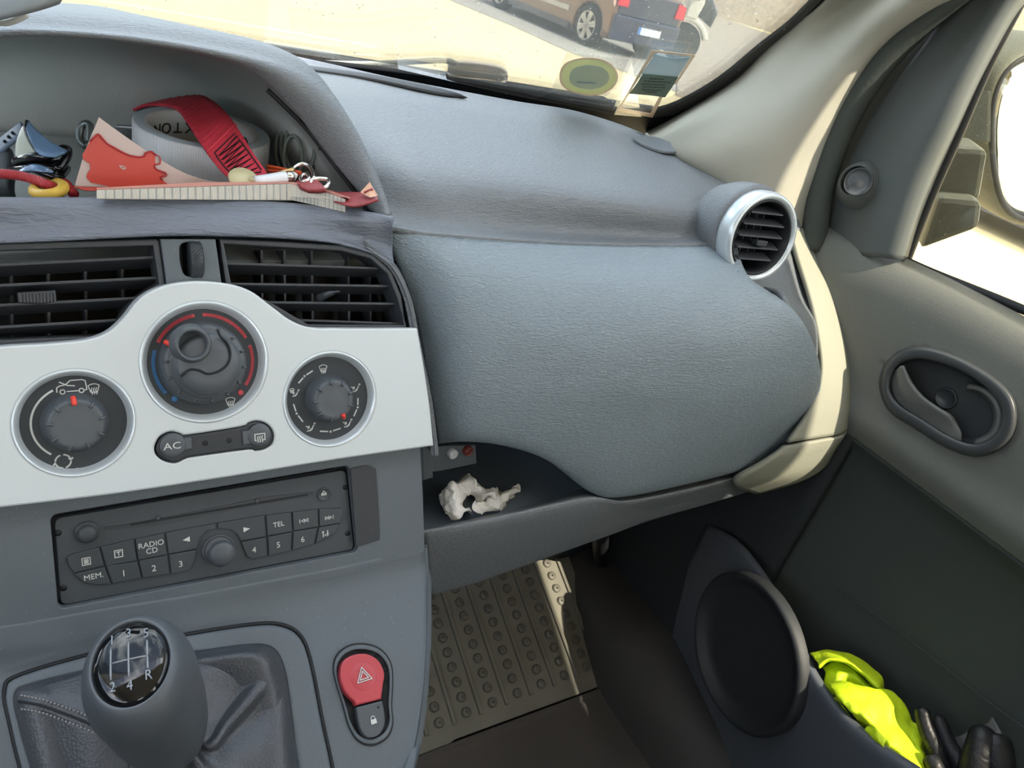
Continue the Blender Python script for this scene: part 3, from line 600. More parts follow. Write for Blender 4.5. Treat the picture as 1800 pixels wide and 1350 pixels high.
# rim of the mat at the foot of the slope and its flat part
patch('mat_skirt', [[TP.hit(690,1345,.007),TP.hit(800,1303,.007),TP.hit(930,1255,.007),TP.hit(1080,1200,.007)],[az(700,1375,-.792),az(820,1330,-.792),az(950,1280,-.792),az(1100,1222,-.792)],[az(760,1500,-.795),az(900,1440,-.795),az(1040,1390,-.795),az(1220,1330,-.795)]], M('mat_flat',(62,58,54),.75,bump='grain',scale=60,bs=.5,var=.3), rm_, 5, 4, .004, flip=True)
uL, vB = TP.uv(700,1335); uR, _ = TP.uv(1070,1190)
st0 = None; rb0 = None; cnt = 0
ux = TP.uv(760,1310)[0]-.06
pitch = .036
for i in range(14):
    u = ux+i*pitch
    if u > uR-.004: break
    for j in range(26):
        v = vB+.020+j*.0175; p = TP.w(u, v, .008)
        if v > vB+.36: break
        if st0 is None: st0 = lathe('stud', TP, (u,v), [(.0060,.005),(.0057,.0088),(.0044,.0096),(.0011,.0096)], m_studt, rm_, 10); o0 = WL[st0]-p
        else: again(st0, p+o0, rm_)
        cnt += 1
    uu = u+pitch/2; q = [(uu-.0022,vB+.012),(uu+.0022,vB+.012),(uu+.0022,vB+.36),(uu-.0022,vB+.36)]
    if rb0 is None: rb0 = plate('rib', TP, [q], .005, .0095, m_mat, rm_, bev=.0008); b0 = WL[rb0]-TP.w(uu,0,0)
    else: again(rb0, TP.w(uu,0,0)+b0, rm_)
# heater box and wiring under the dashboard
hb = root('heater_box', (.42,.6,-.5), 'dark heater housing with hanging cables under the dashboard', 'heater')
patch('housing', [[ay(x,y,Y) for x,y,Y in r] for r in ([(860,960,.52),(950,930,.50),(1030,900,.50),(1100,880,.52)],[(870,1010,.62),(960,1010,.56),(1040,1000,.56),(1110,960,.58)],[(900,1020,.60),(1000,1040,.58),(1060,1050,.58),(1130,1030,.60)])], m_under, hb, 5,5,.004)
tube('cable', [ay(1150,880,.50),ay(1120,930,.56),ay(1108,1000,.60),ay(1120,1080,.64)], .009, m_black, hb)
tube('cable', [ay(1055,930,.46),ay(1060,1000,.52),ay(1090,1090,.58),ay(1130,1180,.56)], .011, m_black, hb)
tube('hose', [ay(1200,870,.48),ay(1190,960,.54),ay(1210,1060,.58),ay(1230,1160,.58)], .016, m_black, hb)
# ---------------------------------------------------------------- dashboard
da = root('dashboard', (.35,.45,-.25), 'dark grey grained plastic dashboard with an open shelf and glovebox lid', 'dashboard')
def rws(spec, f=None): return [[(az if k == 'z' else ay if k == 'y' else ax if k == 'x' else ad)(x,y,v) for x,y,k,v in r] for r in spec]
R0 = [(470,100,'z',-.150),(600,127,'z',-.150),(700,149,'z',-.151),(820,172,'z',-.152),(920,190,'z',-.154),(1020,206,'z',-.157),(1120,237,'z',-.161),(1220,284,'z',-.165),(1290,322,'z',-.167)]
top = rws([R0,
 [(545,190,'z',-.158),(650,195,'z',-.153),(740,212,'z',-.153),(840,232,'z',-.154),(930,248,'z',-.155),(1030,265,'z',-.157),(1130,288,'z',-.160),(1225,318,'z',-.165),(1290,338,'z',-.168)],
 [(600,290,'z',-.176),(700,298,'z',-.163),(790,308,'z',-.162),(880,320,'z',-.162),(970,330,'z',-.162),(1070,343,'z',-.163),(1160,355,'z',-.165),(1235,366,'z',-.169),(1280,378,'z',-.172)],
 [(650,380,'y',.455),(740,385,'y',.448),(830,392,'y',.446),(920,400,'y',.446),(1010,406,'y',.446),(1100,410,'y',.444),(1180,414,'y',.440),(1240,414,'y',.436),(1280,412,'y',.434)],
 [(672,395,'y',.440),(740,408,'y',.430),(830,416,'y',.428),(930,423,'y',.428),(1040,428,'y',.427),(1140,430,'y',.425),(1210,430,'y',.422),(1260,428,'y',.420),(1292,424,'y',.418)]])
top = [[p+V((0,.10,-.10)) for p in top[0]], [p+V((0,.03,-.008)) for p in top[0]]]+top
patch('top_pad', top, m_dash, da, 6, 6, .004)
# big glovebox lid
lid = rws([
 [(672,396,'y',.441),(740,409,'y',.431),(830,417,'y',.429),(930,424,'y',.429),(1040,429,'y',.428),(1140,431,'y',.426),(1210,431,'y',.423),(1260,429,'y',.421),(1292,425,'y',.419)],
 [(697,462,'y',.432),(780,480,'y',.410),(860,488,'y',.403),(950,494,'y',.398),(1050,498,'y',.392),(1140,500,'y',.386),(1220,500,'y',.380),(1280,498,'y',.378),(1318,492,'y',.378)],
 [(729,560,'y',.420),(800,570,'y',.393),(880,578,'y',.382),(970,584,'y',.374),(1070,588,'y',.366),(1160,590,'y',.358),(1250,588,'y',.350),(1340,576,'y',.346),(1396,552,'y',.348)],
 [(744,640,'y',.407),(815,655,'y',.380),(900,664,'y',.369),(990,670,'y',.361),(1090,672,'y',.352),(1190,672,'y',.344),(1290,666,'y',.336),(1380,650,'y',.332),(1436,630,'y',.335)],
 [(758,710,'y',.396),(820,716,'y',.374),(900,722,'y',.364),(990,730,'y',.356),(1090,740,'y',.348),(1190,740,'y',.340),(1290,732,'y',.332),(1385,715,'y',.328),(1441,700,'y',.331)],
 [(768,768,'y',.390),(820,766,'y',.372),(885,772,'y',.364),(960,792,'y',.356),(1055,825,'y',.348),(1150,822,'y',.341),(1270,796,'y',.334),(1370,768,'y',.332),(1432,742,'y',.336)],
 [(769,778,'y',.396),(820,774,'y',.380),(890,783,'y',.370),(960,808,'y',.362),(1040,866,'y',.354),(1100,873,'y',.348),(1230,846,'y',.342),(1340,815,'y',.340),(1415,776,'y',.344)]])
lid.append([p+V((0,.022,.004)) for p in lid[-1]])
lid = [r+[r[-1]+V((.010,.016,-.001))] for r in lid]
patch('glovebox_lid', lid, m_lid, da, 7, 7, .004)
# end body behind the lid up to the pale trim
endb = rws([
 [(1240,330,'z',-.172),(1300,320,'z',-.170),(1360,338,'z',-.172),(1395,385,'x',.682),(1410,430,'x',.684)],
 [(1280,430,'y',.450),(1330,440,'y',.450),(1380,440,'y',.440),(1400,450,'x',.682),(1418,465,'x',.684)],
 [(1300,500,'y',.415),(1350,515,'y',.400),(1392,520,'y',.395),(1420,520,'x',.676),(1440,520,'x',.682)],
 [(1370,560,'y',.375),(1410,570,'y',.366),(1434,575,'y',.368),(1450,580,'x',.676),(1462,585,'x',.682)],
 [(1400,660,'y',.350),(1440,660,'y',.348),(1452,660,'y',.352),(1462,660,'x',.676),(1474,660,'x',.682)],
 [(1380,760,'y',.350),(1425,760,'y',.352),(1440,758,'y',.358),(1452,754,'x',.676),(1465,748,'x',.682)]])
patch('end_body', endb, m_dash, da, 5, 5, .004)
et = rws([
 [(1392,398,'x',.674),(1408,400,'x',.686),(1420,408,'x',.694),(1424,412,'x',.698)],
 [(1400,440,'x',.668),(1424,446,'x',.684),(1438,458,'x',.693),(1442,464,'x',.698)],
 [(1424,520,'x',.660),(1446,512,'x',.676),(1462,520,'x',.688),(1467,528,'x',.697)],
 [(1440,590,'x',.652),(1462,590,'x',.668),(1480,592,'x',.683),(1487,596,'x',.695)],
 [(1445,660,'x',.648),(1466,660,'x',.662),(1488,660,'x',.678),(1496,662,'x',.693)],
 [(1424,722,'x',.636),(1464,716,'x',.660),(1488,716,'x',.676),(1497,718,'x',.692)],
 [(1386,778,'x',.618),(1450,768,'x',.656),(1480,762,'x',.674),(1492,752,'x',.691)]])
patch('end_trim', et, m_beige, da, 6, 6, .005)
et2 = rws([
 [(1380,786,'x',.615),(1450,774,'x',.655),(1480,768,'x',.673),(1490,758,'x',.690)],
 [(1345,815,'x',.600),(1430,797,'x',.650),(1468,784,'x',.670),(1482,772,'x',.690)],
 [(1290,850,'x',.590),(1400,834,'x',.648),(1448,810,'x',.668),(1470,790,'x',.690)],
 [(1330,870,'x',.660),(1400,850,'x',.670),(1440,830,'x',.680),(1460,810,'x',.695)]])
patch('lower_end_trim', et2, m_beige, da, 6, 5, .005)
# demister hump, oval sensor cap, vent hump, hook
patch('demister_panel', rws([
 [(520,112,'z',-.1490),(640,128,'z',-.147),(740,147,'z',-.146),(800,162,'z',-.147),(822,172,'z',-.150)],
 [(520,120,'z',-.1495),(640,137,'z',-.1485),(740,158,'z',-.1485),(790,168,'z',-.1495),(812,174,'z',-.152)]]), m_black, da, 5, 3, .003)
OP = Plane(az(1150,250,-.1560), (1,0,0), (0,1,.06))
oc = [OP.uv(x,y) for x,y in cr([(1115,240),(1130,236),(1165,243),(1192,258),(1190,265),(1165,264),(1130,252)],5,True)]
plate('oval_cap', OP, [oc], .003, -.0005, m_dash, da, bev=.001)
VC = ay(1338,418,.400); VP = Plane(VC, V((1,-.12,0)), (.0,.20,1))
patch('vent_hump', [[VC+VP.ex*math.cos(a)*r+VP.ey*math.sin(a)*r-VP.n*y for a in [math.radians(q) for q in (-10,15,40,65,90,115,140,165,190,215,235)]] for r,y in ((.0375,.016),(.0392,.0158),(.0398,.022),(.0385,.036),(.034,.052))], m_dash, da, 4, 4, .003, flip=True)
tube('bag_hook', [ay(1345,508,.388),ay(1368,515,.372),ay(1379,530,.362),ay(1384,548,.360),ay(1389,552,.362)], lambda t: .0022+.0016*t, m_dash, da, 5, 8)
# ---- cowl over the shelf
co = [(-120,60),(0,47),(120,51),(250,63),(390,86),(490,110),(550,143),(602,197),(640,262),(668,325),(684,372)]
ci_ = [(-120,80),(0,64),(110,62),(240,74),(370,98),(455,130),(520,190),(570,255),(612,308),(646,350),(664,377)]
cy = [.50,.50,.50,.50,.50,.498,.492,.482,.468,.454,.442]
P_o = [ay(x,y,k) for (x,y),k in zip(co,cy)]; P_i = [ay(x,y,k-.004) for (x,y),k in zip(ci_,cy)]
mid = [(a+b)/2+V((0,-.007,.001)) for a,b in zip(P_o,P_i)]
b1 = [p+V((0,.05,-.004)) for p in P_i]; b2 = [V((p.x*.97-.0,.60,-.125-.0*p.z)) if i < 6 else V((p.x-.012,.575-.06*(i-6)/4,max(p.z-.01,-.2)-.01)) for i,p in enumerate(P_i)]
f1 = [p+V((.004,.035,.002)) for p in P_o]; f2 = [V((p.x+.006,.645,p.z-.016-.006*max(0,i-3))) if i < 7 else p+V((.02,.06,-.022)) for i,p in enumerate(P_o)]
patch('cowl', [f2,f1,P_o,mid,P_i,[p+V((0,.004,-.0005)) for p in P_i]], m_dash, da, 6, 5, .002, so=0)
# shelf cavity lining
ZF = -.216
bk = [V((p.x, .655, max(p.z,-.15)-.03)) for p in P_i]
def cav(i, p):
    k = i/10
    return V((min(p.x,.262-.0*k), .655-.14*max(0,(i-6)/4)**1.5, ZF))
lin_ = [[p+V((0,.003,-.0003)) for p in P_i], b1, [p+V((-.002*(i>5),.10 if i<7 else .06,-.02)) for i,p in enumerate(P_i)], [V((p.x-.004*(i>5),.655-.1*max(0,(i-6)/4),max(ZF+.005,p.z-.05))) for i,p in enumerate(P_i)], [cav(i,p) for i,p in enumerate(P_i)]]
patch('shelf_lining', lin_, m_cav, da, 6, 6, .002, so=0)
box('shelf_floor', (-.20,.445,ZF-.004), (.275,.67,ZF), m_cav, da)
# panel line on the right of the cavity
tube('lining_seam', [ay(x,y,k) for x,y,k in ((560,262,.50),(605,265,.487),(613,268,.475))], .0006, m_black, da, 3, 5)
tube('cowl_gap', [ay(x,y,k) for x,y,k in ((470,158,.497),(535,222,.489),(590,293,.474),(630,345,.460),(655,378,.446))], .0016, m_black, da, 5, 6)
# rolled front lip of the shelf above the vents
lx = [-120,0,100,200,300,400,500,580,630,668,690]
def lr(ys, f): return [f(i,x,y) for i,(x,y) in enumerate(zip(lx,ys))]
yi = [350,350,350,350,351,353,358,366,372,378,384]
yc = [362,361,361,361,362,365,371,379,386,392,396]
ym = [398,397,394,390,388,390,396,407,418,430,440]
yv = [432,428,424,419,415,416,420,427,438,452,466]
r_in = lr(yi, lambda i,x,y: az(x,y,-.180)+V((0,.018,-.03)))
r0_ = lr(yi, lambda i,x,y: az(x,y,-.179))
r1_ = lr(yc, lambda i,x,y: az(x,y,-.1785 if i<9 else -.181))
r2_ = lr(ym, lambda i,x,y: ay(x,y,.427 if i<8 else .428))
r3_ = lr(yv, lambda i,x,y: K.hit(x,y,.004))
r4_ = [p+V((0,.03,0)) for p in r3_]
patch('shelf_lip', [r_in,r0_,r1_,r2_,r3_,r4_], m_lip, da, 5, 5, .003)
# ribbon between right vent and lid
sv = [(640,434),(680,462),(700,490),(716,530),(726,580),(738,640),(750,700),(758,760),(762,800)]
sa = [(650,428),(688,456),(708,486),(723,528),(734,580),(745,640),(757,700),(766,760),(771,800)]
patch('vent_border', [[K.hit(x,y,.0)+V((0,.02,0)) for x,y in sv],[K.hit(x,y,.003) for x,y in sv],[K.hit(x,y,.003) for x,y in [((a+c)/2,(b+d)/2) for (a,b),(c,d) in zip(sv,sa)]],[ay(x,y,k) for (x,y),k in zip(sa,(.430,.428,.424,.420,.414,.402,.394,.389,.388))]], m_dash, da, 5, 4, .003, flip=True)
# ---- tray under the lid
lipT = rws([
 [(735,934,'y',.40),(800,920,'y',.40),(900,897,'y',.40),(980,876,'y',.40),(1040,850,'y',.40),(1100,856,'y',.39),(1230,835,'y',.38),(1340,800,'y',.375),(1420,765,'y',.37),(1450,750,'y',.37)],
 [(735,932,'y',.366),(800,919,'y',.366),(900,898,'y',.364),(970,882,'y',.362),(1030,868,'y',.360),(1092,876,'y',.356),(1228,849,'y',.352),(1340,817,'y',.350),(1410,785,'y',.352),(1450,765,'y',.356)],
 [(745,945,'y',.357),(820,932,'y',.355),(910,912,'y',.352),(990,893,'y',.350),(1060,882,'y',.348),(1120,882,'y',.346),(1240,856,'y',.342),(1345,825,'y',.342),(1412,796,'y',.347),(1455,775,'y',.352)],
 [(750,1030,'y',.362),(830,1010,'y',.362),(920,978,'y',.360),(1000,950,'y',.358),(1070,925,'y',.357),(1140,900,'y',.356),(1250,868,'y',.352),(1350,838,'y',.350),(1425,810,'y',.350),(1462,790,'y',.356)],
 [(752,1042,'y',.372),(830,1019,'y',.372),(920,988,'y',.372),(1000,960,'y',.372),(1070,936,'y',.372),(1140,911,'y',.37),(1250,880,'y',.366),(1350,850,'y',.362),(1430,822,'y',.360),(1470,800,'y',.364)]])
lipT.append([p+V((0,.06,.005)) for p in lipT[-1]])
patch('tray_lip', lipT, m_dash, da, 6, 5, .003)
# recess box of the tray
TF = az(800,919,-.43).z
x0, x1 = .235, .44
ztray = lipT[1][1].z-.016
box('tray_floor', (x0,.366,ztray-.006), (.50,.50,ztray), m_tray, da)
box('tray_back', (x0,.497,ztray), (.50,.502,-.27), m_tray, da)
patch('tray_side', [[V((x0+.016,y,z)) for y in (.385,.43,.50)] for z in (ztray,-.36,-.29)], m_tray, da, 2, 2, .003)
patch('tray_end', [[V((.44+.02*k,.36,z)),V((.46+.02*k,.43,z)),V((.44,.50,z))] for k,z in ((0,ztray),(0,-.36),(0,-.31))], m_tray, da, 3, 2, .003)
# small lip in front of the left end
SB = Plane(ay(800,795,.405), (1,.10,0), (0,.12,1))
so_ = root('audio_socket_plate', SB.hit(800,800), parent=da)
plate('socket_plate', SB, [[SB.uv(x,y) for x,y in cr([(752,782),(752,782),(833,779),(833,779),(835,812),(835,812),(765,826),(752,826),(752,826)],3,True)]], .004, .003, m_cons, so_, bev=.001)
for x,y,m,l in ((793,795,m_whitep,'white audio socket'),(820,790,M('socket_red',(120,50,46),.4),'red audio socket')):
    q = lathe('audio_socket', SB, SB.uv(x,y,.003), [(.0042,.003),(.0042,.007),(.0030,.0078),(.0022,.007),(.0020,.004),(.001,.004)], m, so_, 20, label=l)
plate('tray_left_cheek', SB, [[SB.uv(x,y) for x,y in ((735,782),(756,782),(758,836),(738,842))]], .01, .004, m_cons, da, bev=.002)
# under-dash closing panel
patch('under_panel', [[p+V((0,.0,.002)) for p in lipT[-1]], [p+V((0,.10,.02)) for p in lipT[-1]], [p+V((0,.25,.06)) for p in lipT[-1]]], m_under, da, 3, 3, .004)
# cavity wall behind the vents
hexa('vent_duct', [K.w(-.12,-.0+K.uv(300,600)[1]-.02,-.05)]*0 or [K.w(u,v,o) for u,v,o in ((-.14,K.uv(300,610)[1]-.03,-.055),(.27,K.uv(300,610)[1]-.03,-.055),(.27,K.uv(300,610)[1]-.03,-.045),(-.14,K.uv(300,610)[1]-.03,-.045),(-.14,K.uv(300,415)[1]+.02,-.055),(.27,K.uv(300,415)[1]+.02,-.055),(.27,K.uv(300,415)[1]+.02,-.045),(-.14,K.uv(300,415)[1]+.02,-.045))], m_black, da)
# ---------------------------------------------------------------- round passenger vent
rv = root('round_air_vent', VC, 'round air vent with a pale silver ring at the passenger end of the dashboard', 'air vent')
R_ = .0378
lathe('ring', VP, (0,0), [(R_*.96,-.035),(R_*.99,-.020),(R_*1.03,-.012),(R_*1.04,-.002),(R_*1.00,.003),(R_*.93,.0035),(R_*.87,.001),(R_*.86,-.006)], m_rim, rv, 56)
lathe('housing', VP, (0,0), [(R_*.87,.0005),(R_*.85,.0018),(R_*.81,.0010),(R_*.79,-.02),(R_*.78,-.04),(.001,-.041)], m_black, rv, 48)
for i,v in enumerate((.0205,.0105,.0005,-.0095,-.0195,)):
    hw = math.sqrt((R_*.80)**2-v*v)-.0005
    vs = [VP.w(sx*k,vv,o) for sx,k,vv,o in ((-1,hw*.85,v-.0006,.0),(1,hw*.85,v-.0006,.0),(1,hw,v+.003,-.014),(-1,hw,v+.003,-.014))]
    vs2 = [p+VP.ey*.0014 for p in vs]
    mid_ = VP.w(0,v-.0012,.0035)
    mk('slat', vs+vs2, [(3,2,1,0),(4,5,6,7),(0,1,5,4),(1,2,6,5),(2,3,7,6),(3,0,4,7)], m_vent, rv, False, bev=.0004)
for u in (-.013,-.0045,.0045,.013):
    hexa('vane', [VP.w(u-.0005,-.022,-.016),VP.w(u+.0005,-.022,-.016),VP.w(u+.0005,-.022,-.03),VP.w(u-.0005,-.022,-.03),VP.w(u-.0005,.025,-.016),VP.w(u+.0005,.025,-.016),VP.w(u+.0005,.025,-.03),VP.w(u-.0005,.025,-.03)], m_vent, rv)
hexa('slider_tab', [VP.w(u,v,o) for u,v,o in ((-.006,-.0065,.0035),(.005,-.0065,.0035),(.005,-.0065,-.004),(-.006,-.0065,-.004),(-.007,-.002,.0035),(.006,-.002,.0035),(.006,-.002,-.004),(-.007,-.002,-.004))], m_dark, rv, bev=.0005)
# ---------------------------------------------------------------- centre vents
def vent(label, outline, slats, vanes, tabpx, frame_w, group=None):
    c = K.hit(*tabpx); r = root('air_vent', c, label, 'air vent')
    oo_ = [K.uv(x,y,.002) for x,y in outline]
    cx_ = sum(p[0] for p in oo_)/len(oo_); cy_ = sum(p[1] for p in oo_)/len(oo_)
    n = len(oo_); inn = []
    for i in range(n):
        a, b = V(oo_[i-1]), V(oo_[(i+1)%n]); d = (b-a).normalized(); q = V((-d.y,d.x)); p = V(oo_[i])
        if (V((cx_,cy_))-p).dot(q) < 0: q = -q
        inn.append(tuple(p+q*frame_w))
    plate('frame', K, [oo_, inn], .02, .002, m_vent, r, bev=.0008)
    for (x0,y0,x1,y1) in slats:
        A, B = K.hit(x0,y0,-.004), K.hit(x1,y1,-.004); t = K.ey; n_ = K.n
        vs = [A-t*.0004, B-t*.0004, B-n_*.020-t*.006, A-n_*.020-t*.006]; vs2 = [A+t*.0012,B+t*.0012,B-n_*.020-t*.0048,A-n_*.020-t*.0048]
        mk('slat', vs+vs2, [(3,2,1,0),(4,5,6,7),(0,1,5,4),(1,2,6,5),(2,3,7,6),(3,0,4,7)], m_vent, r, False, bev=.0004)
    for x,ya,yb in vanes:
        A, B = K.hit(x,ya,-.022), K.hit(x+2,yb,-.022); e = K.ex*.0007; d = -K.n*.018
        hexa('vane', [B-e,B+e,B+e+d,B-e+d,A-e,A+e,A+e+d,A-e+d], m_vent, r)
    return r
lv = vent('left centre air vent with horizontal slats and a ribbed thumb tab', [(-110,440),(0,428),(275,420),(280,424),(291,502),(240,540),(200,600),(0,610),(-110,612)],
     [(-60,470,279,453),(-60,506,284,489),(-60,541,262,524),(-60,580,205,564)], [(85,470,598),(150,458,598),(215,455,590),(20,480,600)], (100,500), .0035)
rv2 = vent('right centre air vent with curved upper corner and a flat tab', [(386,420),(490,424),(600,431),(655,446),(688,476),(706,520),(714,580),(540,580),(470,540),(398,505)],
     [(398,464,682,473),(400,500,699,504),(415,532,705,535),(468,562,706,570)], [(460,440,575),(500,440,575),(548,440,575),(612,440,575),(650,450,575),(690,480,575)], (560,500), .0035)
TB = Plane(K.o, K.ex, K.ey)
tb = plate('ribbed_tab', K, [[K.uv(x,y,.003) for x,y in cr([(30,514),(30,514),(98,510),(98,510),(100,530),(100,530),(66,535),(32,532),(32,532)],3,True)]], .012, .004, m_dark, lv, bev=.001)
for i in range(11): 
    a = K.uv(36+i*6,516,.0045); b = K.uv(37+i*6,531,.0045)
    strokes('grip_rib', K, [[a,b]], .0008, .004, m_vent, tb, h=.0006)
patch('flat_tab', [[K.hit(x,y,o) for x,y,o in r] for r in ([(556,518,-.004),(575,512,.004),(598,511,.006)],[(556,526,-.004),(572,520,.004),(590,514,.006)],[(562,532,-.006),(572,526,0),(588,518,.003)])], m_vent, rv2, 4, 3, .0015)
tp = root('vent_wheel_panel', K.hit(335,460), 'dark panel with a dotted thumbwheel between the two centre air vents', 'control panel')
slot = [K.uv(x,y,.004) for x,y in cr([(316,445),(318,430),(335,425),(352,431),(356,450),(357,472),(350,484),(337,487),(324,482),(318,465)],4,True)]
plate('panel', K, [[K.uv(x,y,.004) for x,y in [(282,420),(379,420),(391,505),(294,505)]], slot], .012, .004, m_cons, tp, bev=.0008)
lathe_c = K.uv(338,457,.004); WPn = Plane(K.hit(338,457,-.006), K.n, K.ey)
tw_ = lathe('thumbwheel', WPn, (0,0), [(.001,-.0036),(.0132,-.0036),(.0142,-.0026),(.0142,.0026),(.0132,.0036),(.001,.0036)], m_dark, tp, 40)
dv, df = [], []
for i in range(-5,6):
    for j in (-2,-1,0,1,2):
        a = math.radians(i*9+(4 if j%2 else 0)); p = WPn.w(math.cos(a)*.0143, math.sin(a)*.0143, j*.0011); k = len(dv)
        n1 = (WPn.ex*math.cos(a)+WPn.ey*math.sin(a)); s1 = WPn.n*.0003; s2 = n1.cross(WPn.n)*.0003
        dv += [p-s1-s2,p+s1-s2,p+s1+s2,p-s1+s2,p+n1*.0004]; df += [(k,k+1,k+4),(k+1,k+2,k+4),(k+2,k+3,k+4),(k+3,k,k+4)]
mk('grip_dots', dv, df, m_vent, tw_, False)
plate('slot_back', K, [[(x*1.0,y) for x,y in slot]], .002, -.014, m_black, tp)
# ---------------------------------------------------------------- silver climate panel
FO = .012
cp = root('climate_panel', K.hit(380,700,FO), 'silver painted climate control panel with three round rotary dials', 'control panel')
fo = [(-90,622),(-90,622),(0,609),(80,604),(150,597),(188,584),(216,560),(246,524),(285,503),(340,494),(398,498),(440,511),(476,537),(510,562),(545,575),(600,577),(734,577),(734,577),(745,640),(756,715),(763,784),(763,784),(600,807),(400,839),(200,869),(0,893),(-90,905),(-90,905)]
dials = {}
holes = []
for nm,(cx,cyy,ex,ey_) in {'left':((128,745,226,745)),'center':((357,638,475,638)),'right':((579,702,662,702))}.items():
    c = K.uv(cx,cyy,FO); dials[nm] = c
def rad(px, c): return abs(K.uv(*px,FO)[0]-c[0])
# rim circles fitted from their left/right edges
def fit(l, r, t, b):
    (xl,_),(xr,_) = K.uv(*l,FO), K.uv(*r,FO); (_,yt),(_,yb) = K.uv(*t,FO), K.uv(*b,FO)
    return ((xl+xr)/2,(yt+yb)/2), (abs(xr-xl)+abs(yt-yb))/4
FD = {'left': fit((16,748),(241,742),(128,651),(128,838)), 'center': fit((240,640),(475,640),(355,533),(360,741)), 'right': fit((496,705),(662,700),(575,619),(582,785))}
print('DIALS', FD)
swc = [K.uv(x,y,FO) for x,y in cr([(272,786),(281,768),(300,759),(318,763),(330,765),(425,750),(436,744),(452,740),(470,746),(481,762),(479,780),(464,790),(448,792),(435,790),(340,803),(326,806),(308,814),(288,810),(275,800)],3,True)]
plate('fascia', K, [[K.uv(x,y,FO) for x,y in cr(fo,5,True)]]+[circ(c,r*.985,48) for c,r in FD.values()]+[swc], FO, FO, m_silver, cp, bev=.0012)
def dial(nm, kr, kh, marks):
    c, r = FD[nm]; t = root('dial', K.w(c[0],c[1],FO), parent=cp)
    lathe('dial_ring', K, c, [(r*1.0,FO-.0003),(r*.985,FO+.0006),(r*.955,FO+.0002),(r*.91,FO-.0022),(r*.865,FO-.0048)], m_rim, t, 64)
    lathe('dial_face', K, c, [(r*.875,FO-.0045),(.001,FO-.0045)], m_dial, t, 64)
    return c, r, t, FO-.0045
icon_demist = [arc((0,-.35),1.15,50,130,8), [(-.74,.53),(-.42,-.45)], [(.74,.53),(.42,-.45)], [(-.42,-.45),(.42,-.45)]]+[[(x,-.75),(x+.12,-.5),(x-.08,-.2),(x+.06,.2)] for x in (-.3,0,.3)]
icon_seat = [[(-.9,-.6),(-.3,-.5),(.2,-.1),(.55,.5)], [(-.3,-.62),(.28,-.2)], arc((.75,.85),.12,0,360,8)]
icon_arrow = [[(-1.1,.45),(-.4,.1)],[(-.4,.1),(-.5,.45)],[(-.4,.1),(-.75,-.05)]]
def knob(nm, c, z, r, h, parent, ptr_deg, n=9, name='knob'):
    prof = [(r*1.28,z-.001),(r*1.22,z+h*.12),(r*1.12,z+h*.5),(r*1.05,z+h*.85),(r*.95,z+h*.98),(r*.80,z+h*.93),(r*.4,z+h*.97),(.001,z+h*.98)]
    k = lathe(name, K, c, prof, m_knob, parent, 48)
    for i in range(n):
        a = math.radians(ptr_deg+360/n*i)
        if i == 0: continue
        p0 = K.w(c[0]+math.cos(a)*r*1.07, c[1]+math.sin(a)*r*1.07, z+h*.90); p1 = K.w(c[0]+math.cos(a)*r*.84, c[1]+math.sin(a)*r*.84, z+h*1.0)
        tube('grip_nub', [p0,(p0+p1)/2+K.n*.0006,p1], .0008, m_knob, k, 2, 6)
    a = math.radians(ptr_deg)
    p0 = K.w(c[0]+math.cos(a)*r*1.12, c[1]+math.sin(a)*r*1.12, z+h*.72); p1 = K.w(c[0]+math.cos(a)*r*.84, c[1]+math.sin(a)*r*.84, z+h*1.02)
    tube('pointer', [p0,(p0+p1)/2+K.n*.0012,p1], .0013, m_redp, k, 3, 8, label='red pointer')
    return k
def ang(px, c, z):
    u, v = K.uv(*px, z); return math.degrees(math.atan2(v-c[1], u-c[0]))
# left dial
c, r, t, z = dial('left', 0,0,0)
knob('left', c, z, .0128, .010, t, ang((130,705), c, z+.010))
def at2(x, y, z): return K.uv(x,y,z)
aa, ab = ang((93,688),c,z), ang((88,800),c,z); aa += 360 if aa < 0 else 0; ab += 360 if ab < 0 else 0
rr_ = V(at2(54,742,z))-V(c)
L1 = [arc(c, rr_.length, aa, ab, 20)]
strokes('arc_mark', K, L1, .0010, z, m_print, t)
s = .0042
car = [[(-1.5,-.5),(-1.5,0),(-1.2,.2),(-.6,.3),(-.1,.75),(1.1,.75),(1.4,.6),(1.5,-.4),(1.3,-.5)],[(-1.2,.65),(-.4,.2),(.3,.1)],[(-.5,-.5),(.6,-.5)],arc((-.95,-.5),.25,0,360,10),arc((.95,-.5),.25,0,360,10)]
strokes('air_intake_icon', K, xf(car, at2(126,680,z), .0046, .0), .0005, z, m_print, t)
strokes('demist_icon', K, xf(icon_demist, at2(165,684,z), .0036), .0004, z, m_print, t)
rc = [arc((0,0),1,a,a+62,5) for a in (20,110,200,290)]+[[(1,.1),(.75,.35)],[(1,.1),(1.25,.4)],[(-1,-.1),(-1.25,-.4)]]
strokes('recirculate_icon', K, xf(rc, at2(111,811,z), .0036), .0008, z, m_print, t)
strokes('tick', K, [[at2(127,827,z),at2(137,824,z)]], .0012, z, m_print, t)
